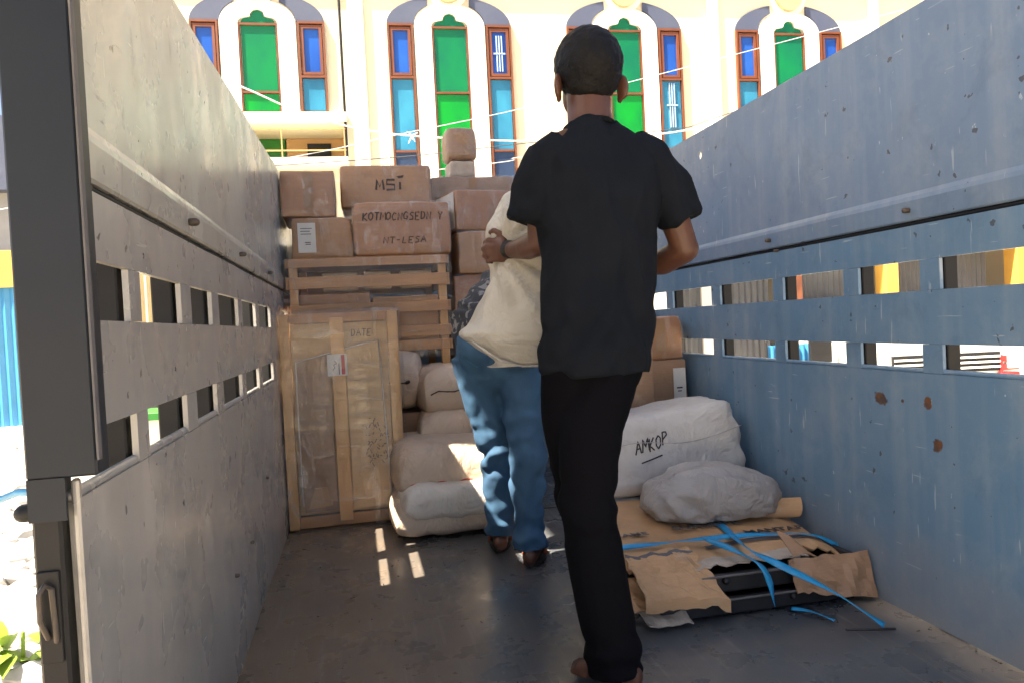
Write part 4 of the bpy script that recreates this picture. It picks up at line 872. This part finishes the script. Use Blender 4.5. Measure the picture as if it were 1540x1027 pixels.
# --- man in black, seen from behind, carrying a sack
A = empty('person', (.62, 1.9, 0), label='person in black t-shirt and dark trousers seen from behind, carrying a white sack', cat='person')
A.location = (0, 0, 0)
bm = bmesh.new()
ball(bm, (.668, 1.985, 1.655), (.088, .099, .104)); ball(bm, (.668, 2.035, 1.585), (.060, .070, .068))       # skull, jaw
ball(bm, (.668, 2.105, 1.615), (.012, .020, .022)); ball(bm, (.64, 2.075, 1.64), (.014, .012, .009)); ball(bm, (.696, 2.075, 1.64), (.014, .012, .009)); ball(bm, (.668, 2.095, 1.572), (.024, .012, .008))   # nose, eyes, mouth
for s, ex in ((-1, .575), (1, .762)):
    ball(bm, (ex, 1.970, 1.592), (.010, .022, .037), Matrix.Rotation(s*R(30), 4, 'Z')); ball(bm, (ex-s*.005, 1.982, 1.565), (.008, .012, .015))
tubegeo(bm, [Vc((.660, 1.972, 1.43)), Vc((.662, 1.972, 1.50)), Vc((.667, 1.985, 1.58))], [(.060, .058), (.062, .060), (.062, .060)], 18)
for s in (): tubegeo(bm, [Vc((.662+s*.02, 1.925, 1.56)), Vc((.662+s*.03, 1.92, 1.50)), Vc((.662+s*.06, 1.93, 1.45))], [.012, .012, .012], 8)
tubegeo(bm, [Vc((.655, 1.97, 1.42)), Vc((.665, 1.97, 1.25)), Vc((.652, 1.96, 1.0)), Vc((.635, 1.95, .86))], [(.13, .07), (.135, .085), (.12, .08), (.12, .085)], 16)
tubegeo(bm, [Vc((.555, 1.97, 1.385)), Vc((.518, 1.985, 1.29)), Vc((.515, 2.01, 1.175))], [.046, .043, .038], 12)
tubegeo(bm, [Vc((.515, 2.01, 1.172)), Vc((.50, 2.10, 1.168)), Vc((.485, 2.20, 1.172)), Vc((.474, 2.245, 1.178))], [.038, .037, .028, .025], 12)
tubegeo(bm, [Vc((.815, 1.965, 1.375)), Vc((.878, 1.95, 1.26)), Vc((.922, 1.955, 1.135))], [.048, .045, .038], 12)
tubegeo(bm, [Vc((.922, 1.955, 1.135)), Vc((.885, 2.03, 1.105)), Vc((.82, 2.13, 1.105)), Vc((.79, 2.18, 1.10))], [.039, .038, .029, .026], 12)
ball(bm, (.456, 2.272, 1.180), (.024, .030, .040), Matrix.Rotation(R(25), 4, 'Z'))                                              # left palm
fingers(bm, [([(.447, 2.272, 1.207), (.418, 2.290, 1.214), (.412, 2.322, 1.210), (.436, 2.336, 1.204)], .0105), ([(.443, 2.272, 1.188), (.411, 2.288, 1.193), (.405, 2.324, 1.190), (.432, 2.342, 1.186)], .011),
             ([(.443, 2.272, 1.168), (.413, 2.287, 1.171), (.407, 2.320, 1.168), (.433, 2.338, 1.166)], .0105), ([(.446, 2.272, 1.150), (.420, 2.286, 1.151), (.415, 2.312, 1.148), (.437, 2.328, 1.147)], .009),
             ([(.462, 2.262, 1.208), (.452, 2.272, 1.232), (.437, 2.290, 1.244), (.430, 2.310, 1.240)], .0115)])
ball(bm, (.765, 2.215, 1.10), (.026, .032, .036))
fingers(bm, [([(.755, 2.23, 1.122), (.738, 2.262, 1.124), (.715, 2.275, 1.12)], .010), ([(.752, 2.232, 1.106), (.732, 2.264, 1.106), (.708, 2.278, 1.102)], .010), ([(.754, 2.23, 1.09), (.735, 2.26, 1.088), (.712, 2.272, 1.085)], .010), ([(.758, 2.226, 1.076), (.742, 2.25, 1.073), (.722, 2.26, 1.07)], .009), ([(.768, 2.20, 1.128), (.755, 2.215, 1.145), (.738, 2.235, 1.148)], .011)])
# legs and feet
LEGR = [Vc((.668, 1.935, .83)), Vc((.606, 1.915, .66)), Vc((.574, 1.885, .46)), Vc((.586, 1.845, .27)), Vc((.606, 1.80, .09))]
LEGL = [Vc((.572, 1.955, .83)), Vc((.578, 1.99, .66)), Vc((.600, 2.03, .46)), Vc((.640, 2.03, .27)), Vc((.665, 2.02, .09))]
for Lg in (LEGR, LEGL): tubegeo(bm, Lg, [.075, .068, .05, .046, .034], 12)
def foot(bm, ank, toe, w=.04):
    dr = (toe-ank); dr.z = 0; dr.normalize(); heel = ank - dr*.045
    tubegeo(bm, [Vc((heel.x, heel.y, .042)), Vc((ank.x, ank.y, .05))+dr*.03, Vc((toe.x, toe.y, .030))-dr*.04], [(.03, .034), (.036, .040), (w, .022)], 12); sd = dr.cross(Vc((0, 0, 1)))
    for k in range(5): b = Vc((toe.x, toe.y, .024))-dr*(.04+.008*abs(k-1))+sd*(.03-.015*k); tubegeo(bm, [b, b+dr*.045], [.012 if k == 0 else .009, .011 if k == 0 else .008], 8)
    tubegeo(bm, [Vc((ank.x, ank.y, .05)), Vc((ank.x, ank.y, .13))], [.034, .033], 10)
foot(bm, LEGR[-1], Vc((.52, 1.905, 0))); foot(bm, LEGL[-1], Vc((.665, 2.20, 0)))
skin_obj('body', bm, .0055, MT['skin'], A, 3)
# hair: close cut cap that fades at the nape
bm = bmesh.new(); ball(bm, (.668, 1.978, 1.655), (.096, .108, .104)); tubegeo(bm, [Vc((.668, 1.955, 1.65)), Vc((.667, 1.955, 1.605))], [(.091, .070), (.078, .061)], 18)
ho = skin_obj('hair', bm, .006, MT['hair'], A, 4, lambda c, n: .003*fbm(c, 55, 3, 2)-(.02 if (c.y > 2.05 and c.z < 1.70) else 0))
# shirt
bm = bmesh.new()
tubegeo(bm, [Vc((.632, 1.945, .80)), Vc((.637, 1.945, .86)), Vc((.652, 1.95, .98)), Vc((.664, 1.955, 1.12)), Vc((.672, 1.96, 1.26)), Vc((.672, 1.963, 1.34)), Vc((.668, 1.968, 1.41)), Vc((.664, 1.972, 1.442)), Vc((.663, 1.974, 1.468)), Vc((.663, 1.976, 1.486))],
        [(.143, .120), (.148, .123), (.149, .118), (.158, .122), (.170, .125), (.172, .118), (.152, .098), (.108, .084), (.078, .072), (.070, .068)], 26, caps=False)
tubegeo(bm, [Vc((.565, 1.968, 1.412)), Vc((.664, 1.965, 1.432)), Vc((.785, 1.966, 1.40))], [.050, .044, .048], 16)
tubegeo(bm, [Vc((.575, 1.965, 1.418)), Vc((.538, 1.968, 1.395)), Vc((.508, 1.985, 1.32)), Vc((.486, 2.0, 1.228))], [(.060, .062), (.066, .068), (.062, .066), (.060, .066)], 18, caps=False)
tubegeo(bm, [Vc((.77, 1.965, 1.415)), Vc((.818, 1.962, 1.38)), Vc((.868, 1.955, 1.31)), Vc((.906, 1.953, 1.215))], [(.060, .062), (.066, .068), (.062, .066), (.060, .066)], 18, caps=False)
def fold_tee(c, n):
    d1 = .012*(.5-abs(fbm((c.x*1.2, c.y, c.z*.5), 7, 2, 2))*2)+.005*fbm(c, 16, 2, 2); d2 = .006*math.sin((c.z*1.4+abs(c.x-.66)*2.0)*34+4*fbm(c, 4, 6))*math.exp(-((c.z-.93)/.11)**2); d3 = .004*math.sin((c.x-.66)*55+c.z*18)*math.exp(-((c.z-1.25)/.16)**2)
    return d1+d2+d3+.007
skin_obj('t_shirt', bm, .008, MT['tee'], A, 3, fold_tee, .80)
bm = bmesh.new(); 
for k in range(24):
    a, b = 2*math.pi*k/24, 2*math.pi*(k+1)/24; g = lambda t: Vc((.663+.067*math.cos(t), 1.974+.066*math.sin(t), 1.478-.012*math.sin(t)))
    tubegeo(bm, [g(a), g(b)], [.007, .007], 6, caps=False)
bobj('collar', bm, MT['tee'], A, True)
bm = bmesh.new()
tubegeo(bm, [Vc((.63, 1.945, .86)), Vc((.632, 1.945, .84)), Vc((.630, 1.948, .815))], [(.136, .094), (.142, .100), (.142, .102)], 24)
for Lg, rr in ((LEGR, (.096, .086, .077, .075, .070)), (LEGL, (.088, .084, .073, .066, .060))): tubegeo(bm, Lg[:4]+[Lg[4]-Vc((0, 0, .055))], [(q, q*1.08) for q in rr], 18, caps=False)
def fold_tr(c, n): return .006*fbm((c.x, c.y, c.z*.5), 9, 12, 3)+.005*math.sin(c.z*60+5*fbm(c, 5, 3))*math.exp(-((c.z-.46)/.09)**2)+.006*math.sin(c.z*70+4*fbm(c, 6, 5))*math.exp(-((c.z-.1)/.06)**2)
skin_obj('trousers', bm, .008, MT['slacks'], A, 3, fold_tr, .035)
tube('wrist_band', [Vc((.4745, 2.238, 1.1765)), Vc((.4725, 2.250, 1.1785))], .0285, MT['sole'], A, 14)
# --- the sack he holds
lv = [(.815, .40, .66, .07), (.83, .43, .74, .10), (.87, .375, .80, .13), (.905, .335, .82, .15), (.93, .325, .83, .155), (.96, .36, .84, .155), (1.02, .395, .845, .15), (1.09, .425, .84, .14), (1.15, .437, .83, .13), (1.20, .436, .82, .13), (1.26, .438, .80, .135), (1.31, .452, .77, .13), (1.35, .48, .73, .11), (1.378, .515, .68, .07), (1.388, .55, .64, .03)]
V, F = [], []; ns = 72
for k in range(len(lv)-1):
    pass
LV = []
for k in range(len(lv)-1):
    for q in range(5):
        t = q/5; p0, p1, p2, p3 = lv[max(k-1, 0)], lv[k], lv[k+1], lv[min(k+2, len(lv)-1)]
        LV.append([.5*((2*b)+(c-a)*t+(2*a-5*b+4*c-e)*t*t+(3*b-a-3*c+e)*t**3) for a, b, c, e in zip(p0, p1, p2, p3)])
LV.append(lv[-1])
for z, xl, xr, ry in LV:
    cx, rx = (xl+xr)/2, (xr-xl)/2
    for i in range(ns):
        a = 2*math.pi*i/ns; ca, sa = math.cos(a), math.sin(a); x = cx+rx*math.copysign(abs(ca)**.8, ca); y = 2.345+max(ry, .012)*math.copysign(abs(sa)**.85, sa)
        hx, hz = x-.45, z-1.18; ang = math.atan2(hz, hx); dist = math.hypot(hx, hz)
        fo = .011*math.sin(ang*15+2.5*fbm((x, y, z), 4, 2))*math.exp(-((dist-.10)/.13)**2) + .010*fbm((x, y, z), 7, 5)+.004*fbm((x, y, z), 22, 8)
        V.append((x+ca*fo, y+sa*fo*1.4, z+.003*fbm((x, y, z), 9, 3)))
m = len(LV)
for k in range(m-1):
    for i in range(ns): F.append((k*ns+i, k*ns+(i+1) % ns, (k+1)*ns+(i+1) % ns, (k+1)*ns+i))
F.append(list(range(ns))[::-1]); F.append([(m-1)*ns+i for i in range(ns)])
hs = mobj('carried_sack', V, F, MT['sackh'], smooth=True, label='white woven sack hugged by the man in black', cat='sack')
tube('bottom_seam', [(.326, 2.34, .930), (.345, 2.29, .905), (.38, 2.245, .872), (.43, 2.24, .836), (.50, 2.255, .816), (.60, 2.265, .812)], .004, MT['sackw'], hs, 6)
# --- man in jeans bending over the pile
Bp = empty('person', (0, 0, 0), label='person in blue jeans and patterned dark shirt bending over behind the sack', cat='person')
bm = bmesh.new()
JL = [Vc((.462, 2.97, .83)), Vc((.485, 2.975, .66)), Vc((.537, 2.985, .43)), Vc((.541, 3.02, .27)), Vc((.546, 3.06, .09))]
JR = [Vc((.635, 2.93, .82)), Vc((.632, 2.88, .66)), Vc((.628, 2.83, .43)), Vc((.626, 2.835, .27)), Vc((.626, 2.83, .09))]
for Lg in (JL, JR): tubegeo(bm, Lg, [.08, .07, .05, .046, .034], 12)
foot(bm, JL[-1], Vc((.575, 3.22, 0))); foot(bm, JR[-1], Vc((.685, 2.98, 0)))
TB = [Vc((.55, 2.96, .88)), Vc((.62, 3.02, 1.0)), Vc((.74, 3.10, 1.10)), Vc((.85, 3.18, 1.16))]
tubegeo(bm, TB, [(.13, .10), (.125, .10), (.135, .10), (.10, .08)], 16, ref=Vc((.6, -.3, -.6)))
tubegeo(bm, [TB[-1], Vc((.92, 3.24, 1.18)), Vc((.95, 3.28, 1.18))], [.06, .055, .05], 12); ball(bm, (.985, 3.33, 1.17), (.095, .095, .085)); ball(bm, (1.02, 3.37, 1.115), (.05, .055, .06)); ball(bm, (1.055, 3.40, 1.12), (.014, .018, .014))
for sh, el, wr_ in ((Vc((.78, 3.30, 1.12)), Vc((.76, 3.46, .95)), Vc((.74, 3.58, .80))), (Vc((.92, 3.10, 1.10)), Vc((1.0, 3.25, .92)), Vc((.93, 3.45, .80)))):
    tubegeo(bm, [sh, el], [.05, .04], 12); tubegeo(bm, [el, wr_], [.04, .027], 12); dr = (wr_-el).normalized(); ball(bm, wr_+dr*.05, (.034, .034, .04)); sd = Vc((1, 0, 0))
    fingers(bm, [([wr_+dr*.08+sd*(.027-.018*k), wr_+dr*.12+sd*(.03-.02*k), wr_+dr*.15+sd*(.027-.018*k)-Vc((0, .02, 0))], .009) for k in range(4)]+[([wr_+dr*.04+sd*.035, wr_+dr*.07+sd*.06, wr_+dr*.10+sd*.06], .010)])
skin_obj('body', bm, .006, MT['skin'], Bp, 3)
bm = bmesh.new(); ball(bm, (.975, 3.325, 1.185), (.10, .10, .088)); skin_obj('hair', bm, .007, MT['hair'], Bp, 3, lambda c, n: .003*fbm(c, 50, 3, 2))
bm = bmesh.new()
tubegeo(bm, [Vc((.53, 2.94, .93)), Vc((.548, 2.955, .86)), Vc((.55, 2.955, .79))], [(.145, .118), (.168, .140), (.150, .130)], 24)
ball(bm, (.475, 2.915, .86), (.105, .10, .11)); ball(bm, (.62, 2.88, .85), (.105, .10, .11))
for Lg, rr in ((JL, (.098, .086, .068, .062, .062)), (JR, (.098, .086, .070, .064, .064))): tubegeo(bm, Lg[:4]+[Lg[4]-Vc((0, 0, .035))], [(q, q*1.05) for q in rr], 18, caps=False)
def fold_j(c, n): return .010*fbm((c.x, c.y, c.z*.7), 9, 22, 3)+.004*math.sin((c.z+c.x*.6)*42+6*fbm(c, 4, 8))+.010*math.sin(c.z*55+6*fbm(c, 5, 3))*math.exp(-((c.z-.40)/.10)**2)+.008*math.sin(c.z*75+5*fbm(c, 6, 5))*math.exp(-((c.z-.1)/.07)**2)
jn = skin_obj('jeans', bm, .008, MT['jeans'], Bp, 3, fold_j, .072)
fj = project(jn, (0, 0, 0), (0, 1, 0))
bm = bmesh.new(); hit = [fj((x, 2.4, z)) for x, z in ((.39, .92), (.40, .83), (.45, .79), (.50, .83), (.50, .92), (.39, .925))]; hit = [(a+b*.004, b) for a, b in hit if a is not None]
ribbon_geo(bm, [a for a, b in hit], [b for a, b in hit], .003); bobj('back_pocket_seam', bm, MT['bluep'], Bp)
bm = bmesh.new()
tubegeo(bm, [Vc((.52, 2.945, .94)), Vc((.575, 2.985, 1.0)), Vc((.66, 3.05, 1.07)), Vc((.75, 3.11, 1.115)), Vc((.85, 3.18, 1.165))], [(.155, .150), (.150, .145), (.152, .138), (.155, .130), (.115, .10)], 24, ref=Vc((.6, -.3, -.6)))
for sh, el in ((Vc((.80, 3.27, 1.13)), Vc((.765, 3.40, 1.01))), (Vc((.90, 3.12, 1.11)), Vc((.97, 3.19, 1.0)))): tubegeo(bm, [sh, el], [.07, .066], 14)
skin_obj('shirt', bm, .008, MT['shirt2'], Bp, 3, lambda c, n: .009*fbm((c.x*1.4, c.y, c.z), 9, 7, 3)+.006*math.sin((c.x+c.z)*60+4*fbm(c, 5, 4)))
for (hx, hy), (tx, ty) in (((.535, 3.02), (.58, 3.24)), ((.612, 2.79), (.692, 3.0))):
    dr = Vc((tx-hx, ty-hy, 0)); L_ = dr.length; dr.normalize(); sd = Vc((dr.y, -dr.x, 0)); out = []
    for k in range(20):
        a = 2*math.pi*k/20; out.append(Vc((hx, hy, 0))+dr*(L_/2+L_*.56*math.cos(a))+sd*(.045+.006*math.cos(a))*math.sin(a))
    so = prism('sandal_sole', [(p.x, p.y) for p in out], .002, .018, MT['sole'], Bp, axis='Z')
    c = Vc((hx, hy, 0))+dr*L_*.58; tube('sandal_strap', [c-sd*.045+Vc((0, 0, .015)), c-sd*.04+Vc((0, 0, .045)), c+Vc((0, 0, .062)), c+sd*.04+Vc((0, 0, .045)), c+sd*.045+Vc((0, 0, .015))], .009, MT['sandal'], so, 8)

# ------------------------------------------------------------------ grit and scraps on the bed floor
MT['torn2'] = pmat('floor_scraps', (.20, .17, .13), (.07, .06, .05), 60, .9, 0); bm = bmesh.new(); rnd = random.Random(9)
for i in range(170):
    x, y = (rnd.uniform(-.34, 1.58), rnd.uniform(1.5, 3.6)) if rnd.random() < .6 else (rnd.choice((-.35, 1.585))+rnd.uniform(-.015, .015)*2, rnd.uniform(1.4, 3.6))
    s_ = rnd.uniform(.002, .006); x = max(-.355, min(1.59, x)); b = bmesh.new(); bmesh.ops.create_cube(b, size=1); M_ = Matrix.Translation((x, y, .004+s_*.3)) @ Matrix.Rotation(rnd.uniform(0, 6), 4, 'Z') @ Matrix.Diagonal((s_*rnd.uniform(.8, 4), s_, s_*.5, 1))
    bmesh.ops.transform(b, matrix=M_, verts=b.verts); m_ = bpy.data.meshes.new('t'); b.to_mesh(m_); b.free(); bm.from_mesh(m_); bpy.data.meshes.remove(m_)
bobj('floor_grit', bm, MT['torn2'], kind='stuff', label='grit and small scraps scattered on the truck floor', cat='grit')
